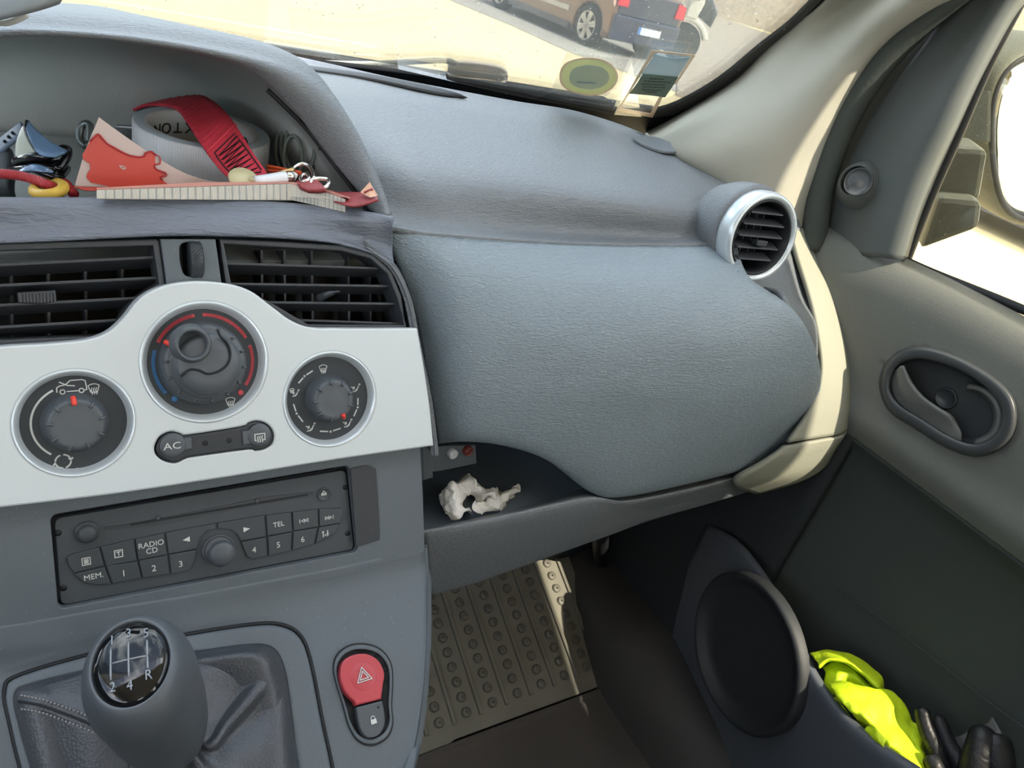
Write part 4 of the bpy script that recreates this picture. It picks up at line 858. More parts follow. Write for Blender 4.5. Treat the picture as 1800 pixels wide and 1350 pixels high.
# right dial
c, r, t, z = dial('right', 0,0,0)
knob('right', c, z, .0122, .010, t, ang((603,728), c, z+.011))
strokes('demist_icon', K, xf(icon_demist, at2(568,649,z), .0034), .0004, z, m_print, t)
for i,(x,y) in enumerate(((626,683),(612,745),(547,752))):
    strokes('air_flow_icon', K, xf(icon_seat+icon_arrow, at2(x,y,z), .0030), .0006, z, m_print, t)
strokes('air_flow_icon', K, xf(icon_seat+icon_arrow, at2(520,692,z), .0024)+xf(icon_demist, at2(513,687,z), .0018), .0005, z, m_print, t)
da_ = []
for a_0, b_0, d0 in (((525,673),(549,652),(535,661)),((629,700),(622,731),(629,716)),((516,711),(532,741),(521,727)),((563,758),(598,753),(581,759))):
    p, q, m0 = V(at2(*a_0,z)), V(at2(*b_0,z)), V(at2(*d0,z)); m0 = (p+q)/2+(m0-(p+q)/2)*.9
    da_ += [[tuple(p),tuple(p+(m0-p)*.72)],[tuple(m0+(q-m0)*.28),tuple(q)],arc(tuple(m0),.0003,0,360,6)]
strokes('dash_marks', K, da_, .0008, z, m_print, t)
# centre dial
c, r, t, z = dial('center', 0,0,0)
def cang(px): 
    a = ang(px,c,z); return a
def arcm(p0, p1, mat, nm, rr):
    a0, a1 = cang(p0), cang(p1)
    if a0-a1 > 180: a1 += 360
    if a1-a0 > 180: a0 += 360
    strokes(nm, K, [arc(c, rr, a0, a1, 18)], .0019, z, mat, t, label=('blue' if mat is m_blue else 'red')+' curved printed bar')
Rm = r*.775
arcm((283,603),(343,567),m_red,'red_arc',Rm); arcm((358,565),(423,598),m_red,'red_arc',Rm); arcm((433,610),(435,677),m_red,'red_arc',Rm)
arcm((275,618),(293,688),m_blue,'blue_arc',Rm)
lathe('blue_dot', K, at2(307,701,z), [(.0017,z),(.0017,z+.0003),(.001,z+.0003)], m_blue, t, 16, fl=True, label='blue dot'); lathe('red_dot', K, at2(423,690,z), [(.0017,z),(.0017,z+.0003),(.001,z+.0003)], m_red, t, 16, fl=True, label='red dot')
strokes('demist_icon', K, xf(icon_demist, at2(405,707,z), .0036), .0004, z, m_print, t)
kc = K.uv(361,640,z+.006); kr = .0222
kk = lathe('temperature_knob', K, kc, [(kr*1.10,z-.001),(kr*1.06,z+.003),(kr*1.00,z+.007),(kr*.95,z+.0085),(kr*.88,z+.0085),(kr*.84,z+.009),(kr*.80,z+.0135),(kr*.70,z+.016),(kr*.40,z+.0165),(.001,z+.0165)], m_knob, t, 56)
a0 = ang((300,606),kc,z+.010)
for i in range(1,14):
    a = math.radians(a0+i*360/14); p0 = K.w(kc[0]+math.cos(a)*kr*1.0, kc[1]+math.sin(a)*kr*1.0, z+.008); p1 = K.w(kc[0]+math.cos(a)*kr*.90, kc[1]+math.sin(a)*kr*.90, z+.0088)
    tube('grip_nub', [p0,p1], .0008, m_knob, kk, 0, 6)
a = math.radians(a0); tube('pointer', [K.w(kc[0]+math.cos(a)*kr*1.10, kc[1]+math.sin(a)*kr*1.10, z+.006),K.w(kc[0]+math.cos(a)*kr*1.0, kc[1]+math.sin(a)*kr*1.0, z+.0096),K.w(kc[0]+math.cos(a)*kr*.84, kc[1]+math.sin(a)*kr*.84, z+.0098)], .0014, m_redp, kk, 3, 8, label='red pointer')
zc = z+.0165
lo_ = K.uv(340,606,zc+.003)
lathe('lock_collar', K, lo_, [(.0112,zc-.004),(.0100,zc+.0010),(.0088,zc+.0030),(.0078,zc+.0030),(.0070,zc+.0010),(.0062,zc-.0045),(.001,zc-.0048)], m_knob, kk, 40)
plate('key_slot', K, [[(lo_[0]-.0012,lo_[1]-.0022),(lo_[0]-.0002,lo_[1]-.0022),(lo_[0]-.0002,lo_[1]+.0022),(lo_[0]-.0012,lo_[1]+.0022)]], .0008, zc-.0040, m_dark, kk)
tube('cover_seam', [K.hit(x,y,zc+.0002) for x,y in ((384,583),(388,592),(400,604),(405,622),(400,640),(385,652),(365,657),(350,651),(333,650),(318,662))], .0007, m_black, kk, 5, 5)
# switch strip
sw_ = root('switch_strip', K.w(*K.uv(380,775,FO),FO), 'long dark capsule shaped switch strip with AC and rear demister buttons in the silver panel', 'switch')
cs = V((sum(p[0] for p in swc)/len(swc), sum(p[1] for p in swc)/len(swc)))
plate('strip_body', K, [[tuple(cs+(V(p)-cs)*.975) for p in swc]], .010, FO+.0006, m_dark, sw_, bev=.0012)
zs = FO+.0006
def btn(name, pts, off, parent, mat=m_knob, th=.0014, lab=None, bev=.0004, off0=None):
    return plate(name, K, [[K.uv(x,y,off) for x,y in pts]], th, off, mat, parent, bev=bev, label=lab)
b = btn('air_conditioning_button', cr([(286,783),(291,769),(305,763),(318,768),(323,771),(323,771),(337,769),(337,769),(338,789),(338,789),(324,792),(314,801),(300,803),(289,796)],4,True), zs+.0012, sw_)
lathe('button_dish', K, K.uv(304,783,zs+.0012), [(.0068,zs+.0012),(.0062,zs+.0018),(.003,zs+.0015),(.001,zs+.0015)], m_knob, b)
text('lettering', K, 'AC', K.uv(303,784.5,zs+.002), .0068, zs+.0020, m_print, b, rot=math.radians(0), th=.00015, yst=.8)
b = btn('rear_demister_button', cr([(426,758),(426,758),(440,756),(446,750),(458,747),(470,753),(473,767),(468,779),(456,784),(444,780),(428,783),(428,783)],4,True), zs+.0012, sw_)
lathe('button_dish', K, K.uv(456,765,zs+.0012), [(.0068,zs+.0012),(.0062,zs+.0018),(.003,zs+.0015),(.001,zs+.0015)], m_knob, b)
dm = [[(-1,-.55),(-1,.75),(1,.75),(1,-.55),(.7,-.55)],[(-1,-.55),(-.7,-.55)]]+[[(x,-.95),(x+.12,-.5),(x-.08,-.1),(x+.08,.3)] for x in (-.45,0,.45)]
strokes('demister_icon', K, xf(dm, K.uv(457,769,zs+.002), .0029), .0006, zs+.0018, m_print, b)
for x,y in ((361,779),(403,774)): lathe('indicator_lens', K, K.uv(x,y,zs), [(.0016,zs+.0001),(.0014,zs+.0003),(.001,zs+.0003)], m_black, sw_, 16, fl=True)
# ---------------------------------------------------------------- centre console body
cn = root('center_console', (.1,.3,-.5), 'dark grey centre console running from the radio down to the gear lever', 'console')
# upper part on the reclined plane around the radio (a sheet with an opening), lower part flattening towards the lever
RO = -.004
radq = [(95,912),(608,826),(623,966),(107,1065)]
def rr(q, k=.06, off=0):
    q = [V(K.uv(x,y,off)) for x,y in q]; out = []
    for i in range(4):
        a, b, c_ = q[i-1], q[i], q[(i+1)%4]; r1 = .004
        p, s = b+(a-b).normalized()*r1, b+(c_-b).normalized()*r1
        for t in (0,.25,.5,.75,1): out.append(tuple((1-t)**2*p+2*t*(1-t)*b+t*t*s))
    return out
up_o = [K.uv(x,y,0) for x,y in cr([(-60,850),(-60,850),(100,820),(400,790),(700,760),(738,752),(738,752),(742,830),(745,900),(747,975),(747,975),(640,1000),(622,1010),(400,1052),(107,1100),(40,1112),(-80,1130),(-80,1130)],3,True)]
hole = [K.uv(x,y,0) for x,y in cr([(20,902),(20,902),(300,865),(632,816),(650,815),(664,832),(668,944),(660,955),(660,955),(626,962),(624,968),(107,1066),(107,1066),(100,1066),(94,1040),(60,1080),(40,1070)][:13],2,True)]
hole = rr([(88,906),(614,818),(629,970),(103,1071)])
plate('console_face', K, [up_o, hole], .006, 0, m_cons, cn, bev=.0008)
q = root('bezel_pocket', K.hit(640,890), parent=cn)
plate('side_step', K, [[K.uv(x,y,.0012) for x,y in cr([(616,824),(616,824),(645,818),(658,824),(662,835),(668,938),(664,950),(664,950),(626,962),(626,962)],3,True)]], .0012, .0012, m_dark, q, bev=.0003)
cb_ = [p for p in ()]
rows_c = rws([
 [(-80,1128,'d',.405),(40,1110,'d',.42),(180,1085,'d',.438),(320,1062,'d',.455),(460,1036,'d',.47),(580,1013,'d',.488),(680,990,'d',.505),(735,975,'d',.517),(748,972,'d',.523)]])
def onK(l): return [K.hit(x,y,.0) for x,y in l]
def onL(l, o=0): return [LP.hit(x,y,o) for x,y in l]
cr_rows = [
 onK([(-80,1112),(40,1095),(180,1070),(320,1048),(460,1022),(580,1000),(680,978),(735,968),(747,966)]),
 [p+V((0,-.002,-.002)) for p in onK([(-80,1140),(40,1124),(180,1102),(320,1080),(460,1055),(580,1032),(680,1010),(738,998),(748,996)])],
 onL([(-80,1200),(40,1180),(180,1150),(320,1130),(460,1105),(580,1085),(690,1065),(740,1055),(749,1052)],-.004),
 onL([(-80,1260),(30,1240),(180,1220),(330,1200),(470,1180),(590,1165),(690,1150),(738,1145),(748,1143)]),
 onL([(-80,1350),(30,1330),(180,1310),(330,1290),(470,1275),(590,1265),(685,1255),(728,1250),(739,1248)]),
 onL([(-80,1450),(30,1430),(180,1410),(330,1390),(470,1380),(590,1370),(665,1362),(705,1358),(716,1356)]),
 onL([(-80,1600),(30,1580),(180,1560),(330,1540),(470,1530),(570,1510),(620,1500),(650,1490),(658,1488)]),
]
cr_rows = [r+[r[-1]+V((.004,.012,-.012)), r[-1]+V((.006,.08,-.14))] for r in cr_rows]
# opening for the gear boot is cut by raising a frame instead; the sheet stays whole beneath it
patch('console_top', cr_rows, m_cons, cn, 6, 6, .004)
side = [[K.hit(x,y)+V((.0,.004,0)), K.hit(x,y)+V((.006,.05,-.01)), K.hit(x,y)+V((.006,.2,-.04))] for x,y in ((738,752),(742,830),(745,900),(748,975))]
patch('console_side', side, m_cons, cn, 3, 3, .003)
# ---- gear boot
gf_out = [(14,1215),(40,1190),(180,1150),(330,1120),(440,1103),(490,1103),(522,1120),(540,1160),(560,1260),(585,1400),(560,1500),(100,1520),(50,1380),(22,1270)]
gf_in = [(24,1220),(58,1200),(190,1170),(330,1146),(425,1142),(465,1152),(488,1172),(503,1205),(516,1290),(528,1390),(515,1480),(112,1500),(60,1370),(32,1275)]
gb = root('gear_boot', LP.hit(300,1300), 'black stitched leather gear lever boot filling the console opening', 'gear boot')
G1 = [LP.hit(x,y,.002) for x,y in gf_out]; G2 = [LP.hit(x,y,.003) for x,y in gf_in]
c0 = sum(G1,V())/len(G1)
patch('boot_frame', [[p+LP.n*-.004 for p in G1],[p*1 for p in G1],[(a*.7+b*.3)+LP.n*.0003 for a,b in zip(G1,G2)],[(a*.3+b*.7)+LP.n*.0003 for a,b in zip(G1,G2)],G2,[p+LP.n*-.006 for p in G2]], m_cons, gb, 4, 3, .0015, cu=True, so=0)
groove = [LP.hit(c0x,c0y,.0008) for c0x,c0y in [(x+(x-300)*.018,y+(y-1320)*.02-1) for x,y in gf_out]]
tube('frame_groove', groove, .0013, m_black, gb, 5, 6, closed=True)
H = ad(246,1192,.355); B = ad(318,1318,.442); AXN = (H-B).normalized()
bc = ad(318,1345,.405)
def ringblend(k, h, wob=0):
    out = []
    for i,p in enumerate(G2):
        q = bc+(p-c0)*.20
        out.append(p*(1-k)+q*k + LP.n*h + (LP.n*wob*math.sin(i*2.4)))
    return out
patch('boot_leather', [[p+LP.n*-.003 for p in G2], ringblend(.06,.004), ringblend(.22,.007,.002), ringblend(.45,.003,.005), ringblend(.70,.001,.004), ringblend(.92,.002,.002), [H*.30+B*.70+(p-c0)*.13 for p in G2]], m_leather, gb, 5, 5, .002, cu=True, so=0)
patch('boot_fold', [[LP.hit(x,y,o) for x,y,o in r] for r in (
 [(335,1146,.004),(430,1132,.008),(478,1136,.010),(500,1170,.008),(512,1240,.006),(522,1340,.004)],
 [(340,1160,.014),(425,1150,.020),(462,1165,.020),(478,1205,.016),(488,1270,.012),(500,1350,.010)],
 [(345,1185,.012),(400,1190,.014),(432,1215,.012),(448,1250,.010),(458,1300,.008),(470,1370,.006)],
 [(350,1230,.002),(380,1240,.002),(400,1260,.002),(415,1290,.002),(425,1330,.002),(430,1380,.002)])], m_leather, gb, 5, 5, .002)
patch('boot_fold', [[LP.hit(x,y,o) for x,y,o in r] for r in (
 [(340,1290,.008),(370,1330,.010),(410,1370,.010),(470,1420,.008)],
 [(325,1305,.022),(355,1350,.022),(395,1395,.020),(450,1440,.016)],
 [(305,1320,.010),(330,1370,.010),(370,1415,.008),(420,1460,.006)])], m_leather, gb, 5, 5, .002)
patch('stitched_panel', [[LP.hit(x,y,o) for x,y,o in r] for r in (
 [(40,1215,.005),(110,1192,.013),(180,1170,.014),(250,1160,.012)],
 [(30,1238,.008),(100,1240,.018),(170,1262,.024),(240,1285,.025)],
 [(40,1275,.006),(105,1300,.015),(165,1335,.020),(220,1380,.018)],
 [(70,1370,.002),(110,1410,.006),(160,1440,.010),(200,1460,.010)])], m_leather, gb, 6, 6, .002)
seam_a = [(34,1222,.0085),(70,1229,.0142),(110,1242,.0190),(150,1257,.0228),(190,1274,.0250),(225,1290,.0255)]
seam_b = [(34,1246,.0092),(70,1252,.0145),(110,1266,.0185),(150,1281,.0220),(190,1300,.0240),(215,1312,.0245)]
for s_ in (seam_a, seam_b):
    for (x,y,o) in cr(s_, 6)[1:]:
        p = LP.hit(x,y,o+.0008); d = (LP.hit(x+5,y+2,o+.0008)-p)
        if s_ is seam_a and (x,y) == (0,0): pass
        try: again(st_, p+so0, gb)
        except NameError: st_ = tube('stitch', [p-d*.35,p+LP.n*.0003,p+d*.35], .00045, m_thread, gb, 0, 5); so0 = WL[st_]-p
tube('seam', [LP.hit(x,y,o+.001) for x,y,o in [(32,1233,.0090),(70,1240,.0143),(110,1254,.0188),(150,1269,.0226),(190,1287,.0247),(225,1300,.0252)]], .0006, m_black, gb, 5, 5)
# ---- gear lever
gl_ = root('gear_lever', H, 'gear lever with black rubber knob and glossy shift pattern cap', 'gear lever')
KU = Plane(H, (XA*0+V((.825,-.507,.247))), V((0,0,1)))
upv = V((.0,.55,.8)); ex_ = V((1,-.15,0)).normalized(); 
ex_ = (ex_-AXN*ex_.dot(AXN)).normalized(); ey_ = AXN.cross(ex_)
KU = Plane(H, ex_, ey_)
if KU.n.dot(AXN) < 0: KU = Plane(H, ex_, -ey_)
KU.ex = KU.ex*.92; KU.ey = KU.ey*1.12
rk = .0266
lathe('knob', KU, (0,0), [(.016,-.088),(.0205,-.078),(.0235,-.062),(.0255,-.040),(.0260,-.020),(rk,-.006),(rk*.975,.002),(rk*.90,.010),(rk*.80,.0158),(rk*.70,.0192),(rk*.66,.0196),(rk*.64,.0180),(.001,.0178)], m_knob, gl_, 56)
cap = lathe('cap', KU, (0,0), [(rk*.645,.0178),(rk*.64,.0192),(rk*.58,.0206),(rk*.45,.0220),(rk*.25,.0229),(.001,.0232)], m_gloss, gl_, 56, label='glossy black shift pattern cap')
lathe('shaft', KU, (0,0), [(.011,-.13),(.012,-.085),(.013,-.075)], m_leather, gl_, 24)
s = rk*.64
def cu_(pts, off=.0): return pts
gz = .0226
mlet = M('engraved_print', (120,124,128), .3, metal=.4)
def dome(x, y):
    q = math.hypot(x,y)/rk; pr_ = [(0,.0232),(.25,.0229),(.45,.0220),(.58,.0206),(.64,.0192)]
    for (a,h0),(b,h1) in zip(pr_,pr_[1:]):
        if q <= b: return h0+(h1-h0)*(q-a)/(b-a)
    return .0192
for ln in ([(-.48,.40),(-.48,-.38)],[(-.02,.46),(-.02,-.42)],[(.46,.40),(.46,.0)],[(-.48,0),(.46,0)],[(.46,-.0),(.46,-.30)]):
    pts = [((ln[0][0]+(ln[1][0]-ln[0][0])*k/6)*s, (ln[0][1]+(ln[1][1]-ln[0][1])*k/6)*s) for k in range(7)]
    tube('shift_line', [KU.w(x,y,dome(x,y)) for x,y in pts], .0005, mlet, cap, 0, 6)
for ch,x,y in (('1',-.48,.60),('3',-.02,.68),('5',.46,.60),('2',-.46,-.58),('4',.0,-.64),('R',.50,-.48)):
    text('digit', KU, ch, (x*s*.95,y*s*.95), .0056, dome(x*s,y*s)+.0001, mlet, cap, th=.0006)
# ---------------------------------------------------------------- hazard / lock switches
hz = root('hazard_switch_unit', LP.hit(640,1215), 'pill shaped switch unit with red hazard button above a small black lock button', 'switch')
hq = cr([(588,1185),(592,1155),(612,1137),(640,1133),(668,1142),(686,1165),(690,1195),(688,1240),(690,1270),(680,1295),(655,1308),(630,1300),(614,1275),(604,1240)],4,True)
hcx, hcy = 641,1215
def hk(k, off): return [LP.uv(hcx+(x-hcx)*k, hcy+(y-hcy)*k, off) for x,y in hq]
plate('bezel', LP, [hk(1,.002),hk(.90,.002)], .006, .0022, m_cons, hz, bev=.0008)
plate('bezel_gap', LP, [hk(1.035,.001)], .004, .0008, m_black, hz)
plate('recess', LP, [hk(.90,.001)], .003, .0008, m_black, hz)
h1 = cr([(598,1190),(602,1164),(620,1151),(645,1149),(665,1160),(676,1182),(674,1203),(671,1225),(671,1225),(672,1228),(672,1228),(626,1240),(626,1240),(622,1232),(606,1215)],4,True)
hb_ = plate('hazard_button', LP, [[LP.uv(x,y,.006) for x,y in h1]], .007, .006, m_hazard, hz, bev=.0012, smooth=False, label='red hazard warning button')
hc2 = LP.uv(639,1189,.006)
lathe('button_dish', LP, hc2, [(.0085,.0060),(.0078,.0064),(.004,.0060),(.001,.0059)], m_hazard, hb_, 32)
tri = lambda k: [(hc2[0]+k*math.cos(math.radians(a)), hc2[1]+k*math.sin(math.radians(a))) for a in (90,210,330,90)]
strokes('warning_triangle', LP, [tri(.0056),tri(.0032)], .0006, .0064, m_print, hb_)
h2 = cr([(626,1243),(626,1243),(672,1231),(672,1231),(676,1250),(677,1272),(668,1290),(652,1297),(638,1290),(630,1270)],4,True)
lb = plate('lock_button', LP, [[LP.uv(x,y,.005) for x,y in h2]], .006, .005, m_knob, hz, bev=.001)
lc = LP.uv(656,1266,.005)
plate('lock_icon', LP, [[(lc[0]-.0018,lc[1]-.0022),(lc[0]+.0018,lc[1]-.0022),(lc[0]+.0018,lc[1]+.0005),(lc[0]-.0018,lc[1]+.0005)]], .0004, .0056, m_print, lb)
strokes('lock_shackle', LP, [[(lc[0]-.0012,lc[1]+.0005)]+arc((lc[0],lc[1]+.0012),.0012,180,0,8)+[(lc[0]+.0012,lc[1]+.0005)]], .0005, .0052, m_print, lb)
lathe('indicator', LP, LP.uv(665,1243,.005), [(.0009,.0051),(.0007,.0054),(.0002,.0054)], m_dark, lb, 12)
# ---------------------------------------------------------------- radio
rd = root('car_radio', K.hit(360,945,RO), 'black car radio with CD slot, printed buttons and round volume knob', 'radio')
def R2(x, y, o=0): return K.uv(80+x/3.2143, 820+y/3.2143, RO+o)
scr = [(70,375),(102,686),(1693,117),(1706,378)]
plate('faceplate', K, [rr(radq, off=RO)], .004, RO, m_radio, rd, bev=.0006)
plate('back_plate', K, [rr([(92,908),(612,820),(627,970),(104,1069)], off=RO-.004)], .002, RO-.004, m_black, rd)
for x,y in scr: lathe('screw_hole', K, R2(x,y), [(.0018,RO-.001),(.0018,RO+.0002),(.0003,RO+.0002)], m_black, rd, 14, fl=True)
plate('slot_recess', K, [[R2(*p) for p in cr([(335,350),(340,340),(500,318),(1000,222),(1240,172),(1490,146),(1505,152),(1500,166),(1250,205),(1000,255),(700,318),(480,345),(345,352)],3,True)]], .0006, RO+.0005, M('slot_edge',(46,50,53),.5), rd)
plate('cd_slot', K, [[R2(*p) for p in ((480,322),(1480,152),(1480,162),(480,334))]], .0008, RO+.0008, m_black, rd)
for x,y in ((635,290),(1193,194)): lathe('disc_guide', K, R2(x,y), [(.0016,RO+.0008),(.0012,RO+.0016),(.0003,RO+.0017)], m_vent, rd, 12)
TB_ = .0016
def rb(pts, nm='button', lab=None):
    p = [V(R2(x,y,TB_)) for x,y in pts]; c = sum(p,V((0,0)))/len(p)
    q = []
    for a in p: d = a-c; q.append(tuple(a-d.normalized()*.00035))
    return plate(nm, K, [q], .0022, RO+TB_, m_btn, rd, bev=.0005, label=lab)
B_ = {
'menu_button':[(118,518),(140,498),(305,455),(335,560),(160,605),(128,565)],
'text_button':[(310,455),(500,410),(520,535),(340,567)],
'source_button':[(505,410),(672,375),(690,500),(523,533)],
'back_button':[(677,375),(965,320),(968,352),(915,362),(878,405),(858,468),(692,498)],
'forward_button':[(970,320),(1240,275),(1250,395),(1105,425),(1080,385),(1045,358),(972,350)],
'telephone_button':[(1245,275),(1390,258),(1398,368),(1252,395)],
'previous_button':[(1395,258),(1540,240),(1545,340),(1400,365)],
'next_button':[(1545,240),(1670,235),(1690,250),(1670,320),(1548,342)],
'memory_button':[(160,608),(335,565),(372,665),(290,672),(205,652)],
'preset_button1':[(342,562),(520,535),(545,632),(376,665)],
'preset_button2':[(525,532),(690,500),(705,610),(548,632)],
'preset_button3':[(695,498),(857,470),(850,530),(815,590),(708,612)],
'preset_button4':[(1103,427),(1250,398),(1255,508),(1165,528),(1135,510)],
'preset_button5':[(1255,397),(1395,370),(1390,478),(1260,508)],
'preset_button6':[(1400,368),(1540,345),(1520,440),(1394,476)],
'sound_button':[(1545,343),(1668,322),(1640,380),(1525,438)]}
bt = {}
for k,v in B_.items(): bt[k] = rb(v, k.rstrip('123456').rstrip('_') if k[-1].isdigit() else k)
def rt(k, s_, x, y, sz): text('lettering', K, s_, R2(x,y,TB_), sz, RO+TB_+.0001, m_print, bt[k], rot=math.radians(1))
rt('source_button','RADIO',597,440,.0045); rt('source_button','CD',601,476,.0045); rt('telephone_button','TEL',1317,327,.0045)
rt('memory_button','MEM.',272,622,.0044)
for k,s_,x,y in (('preset_button1','1',442,605),('preset_button2','2',613,576),('preset_button3','3',764,552),('preset_button4','4',1179,472),('preset_button5','5',1316,444),('preset_button6','6',1453,413)): rt(k,s_,x,y,.0052)
zt = RO+TB_
c = R2(413,492,TB_); s = .0020
strokes('text_icon', K, xf([[(-1,-1),(-1,1),(1,1),(1,-1),(-1,-1)],[(-.5,.5),(.5,.5)],[(0,.5),(0,-.5)]], c, s), .0005, zt, m_print, bt['text_button'])
c = R2(230,536,TB_)
strokes('menu_icon', K, xf([[(-1,-1),(-1,1),(1,1),(1,-1),(-1,-1)],[(-.55,.5),(.55,.5)],[(-.55,.15),(.55,.15)],[(-.55,-.2),(.55,-.2)],[(-.55,-.55),(.55,-.55)]], c, s), .0004, zt, m_print, bt['menu_button'])
def trip(nm, k, x, y, w_, dr_): 
    c = R2(x,y,TB_); plate(nm, K, [[(c[0]+dr_*w_,c[1]),(c[0]-dr_*w_,c[1]+w_*.8),(c[0]-dr_*w_,c[1]-w_*.8)]], .0003, zt+.0002, m_print, bt[k])
trip('arrow_print','back_button',795,413,.0020,-1); trip('arrow_print','forward_button',1137,354,.0020,1)
for k,x,y,dr_ in (('previous_button',1459,306,-1),('next_button',1604,288,1)):
    c = R2(x,y,TB_); strokes('skip_icon', K, xf([[(dr_*1,-.45),(dr_*1,.45)],[(-dr_*.2,-.4),(dr_*.6,0),(-dr_*.2,.4),(-dr_*.2,-.4)],[(-dr_*1.1,-.4),(-dr_*.3,0),(-dr_*1.1,.4),(-dr_*1.1,-.4)]], c, .0026), .0004, zt, m_print, bt[k])
c = R2(1581,379,TB_); strokes('sound_icon', K, xf([[(-.8,-1),(-.8,1)],[(-1.1,.6),(-.5,.6)],[(.8,-1),(.8,1)],[(.5,-.1),(1.1,-.1)],[(-.25,-.5),(.25,-.5)]], c, .0019), .0006, zt, m_print, bt['sound_button'])
c = R2(975,468)
kn = lathe('volume_knob', K, c, [(.0096,RO+.0003),(.0094,RO+.0016),(.0086,RO+.0018),(.0082,RO+.001),(.0078,RO+.010),(.0070,RO+.0118),(.0052,RO+.0120),(.0045,RO+.0124),(.001,RO+.0126)], m_knob, rd, 48)
lathe('power_knob', K, R2(232,370), [(.0062,RO+.0002),(.0060,RO+.0014),(.0050,RO+.0014),(.0046,RO+.0044),(.0036,RO+.0054),(.001,RO+.0056)], m_btn, rd, 36)
ej = lathe('eject_button', K, R2(1572,155), [(.0046,RO+.0001),(.0045,RO+.0012),(.0038,RO+.0013),(.0036,RO+.0009),(.001,RO+.0010)], m_btn, rd, 32)
c = R2(1572,152,.001); strokes('eject_icon', K, xf([[(-1,-.1),(0,1),(1,-.1),(-1,-.1)],[(-1,-.55),(1,-.55)]], c, .0017), .0005, RO+.0012, m_print, ej)
# ---------------------------------------------------------------- things on the shelf
def T(name, mesh_fn): pass
# duct tape
t0 = V((0,0,1)); tc0 = ad(356,258,.535); tpz = ZF+.0005
TP0 = Plane(V((tc0.x,tc0.y,tpz)), (1,0,0), (0,1,0))
ty = tc0
th_ = az(356,212,0) if 0 else None
topz = (ray(356,224)*(V((tc0.x,tc0.y,0)).length/V((ray(356,224).x,ray(356,224).y,0)).length)).z
hh = topz-tpz; tr_ = .0442
dt = root('duct_tape_roll', TP0.o, 'silver duct tape roll with printed white cardboard core on the shelf', 'tape')
lathe('tape', TP0, (0,0), [(.035,0),(tr_-.001,0),(tr_,.001),(tr_,hh-.001),(tr_-.001,hh)], m_tape, dt, 64)
lathe('tape_edge', TP0, (0,0), [(tr_-.0008,hh),(tr_-.004,hh+.0004),(.037,hh+.0002)], m_tedge, dt, 64)
core = lathe('cardboard_core', TP0, (0,0), [(.0375,hh),(.0355,hh+.0003),(.0352,hh-.001),(.0350,.001)], m_card, dt, 64)
# lettering printed round the inside of the core
def on_core(ch, deg, zz, nm='lettering'):
    a = math.radians(deg); n_ = V((-math.cos(a),-math.sin(a),0)); o = V((TP0.o.x,TP0.o.y,0))-n_*.0346+V((0,0,zz))
    p = Plane(o, V((0,0,1)).cross(n_), (0,0,1)); text(nm, p, ch, (0,0), .0110, .0003, m_ink, core, rot=math.pi, th=.0002)
for i,ch in enumerate('AXTON'): on_core(ch, 76+i*15, topz-.0115)
for i,ch in enumerate('ON'): on_core(ch, 22+i*14, topz-.0115)
# red webbing strap over the roll
rl = [(225,200),(255,186),(305,190),(330,218),(350,249),(373,282),(395,307),(414,320)]
rrg = [(245,193),(285,178),(346,169),(376,180),(400,202),(423,234),(445,270),(470,306)]
dl = [.60,.575,.535,.505,.488,.480,.474,.470]; dr2 = [.61,.59,.565,.535,.510,.495,.485,.477]
SA = [ad(x,y,d) for (x,y),d in zip(rl,dl)]; SB_ = [ad(x,y,d) for (x,y),d in zip(rrg,dr2)]
sr = root('webbing_strap', SA[4], 'red ribbed webbing strap draped over the duct tape roll', 'strap')
# ribs across the webbing are real ridges
A = cr(SA, 14); Bq = cr(SB_, 14); nA = len(A); vs, fs = [], []
for i in range(nA):
    a, b = V(A[i]), V(Bq[i]); d = V(A[min(i+1,nA-1)])-V(A[max(i-1,0)]); nrm = d.cross(b-a).normalized()
    if nrm.z < 0: nrm = -nrm
    for j in range(7): 
        vs.append(a.lerp(b, j/6)+nrm*(.0006 if i%3 == 0 else 0))
for i in range(nA-1):
    for j in range(6): fs.append((i*7+j,i*7+j+1,(i+1)*7+j+1,(i+1)*7+j))
mk('webbing', vs, fs, m_strap, sr, True, solid=.0016, so=0)
def SP_(t, s_, off=.0014):
    k = t*(nA-1); i = min(int(k), nA-2); a = V(A[i]).lerp(V(A[i+1]),k-i); b = V(Bq[i]).lerp(V(Bq[i+1]),k-i)
    d = (V(A[i+1])-V(A[i])); nrm = d.cross(b-a).normalized(); 
    if nrm.z < 0: nrm = -nrm
    if nrm.dot(-a) < 0: nrm = -nrm
    return a.lerp(b, s_)+nrm*off
zz = []
for i in range(17): zz.append(SP_(.72+i*.0165, .18 if i%2 else .85))
tube('zigzag_stitching', zz, .0005, m_strapd, sr, 0, 5)
tube('edge_stitching', [SP_(.70,.15),SP_(.70,.85),SP_(.78,.88),SP_(.97,.90)], .0005, m_strapd, sr, 0, 5)
tube('edge_stitching', [SP_(.70,.15),SP_(.74,.13),SP_(.84,.12),SP_(.97,.12)], .0005, m_strapd, sr, 0, 5)
tube('webbing_end_fold', [SP_(.66,0.0),SP_(.66,.5),SP_(.66,1.0)], .0009, m_strap, sr, 2, 6)
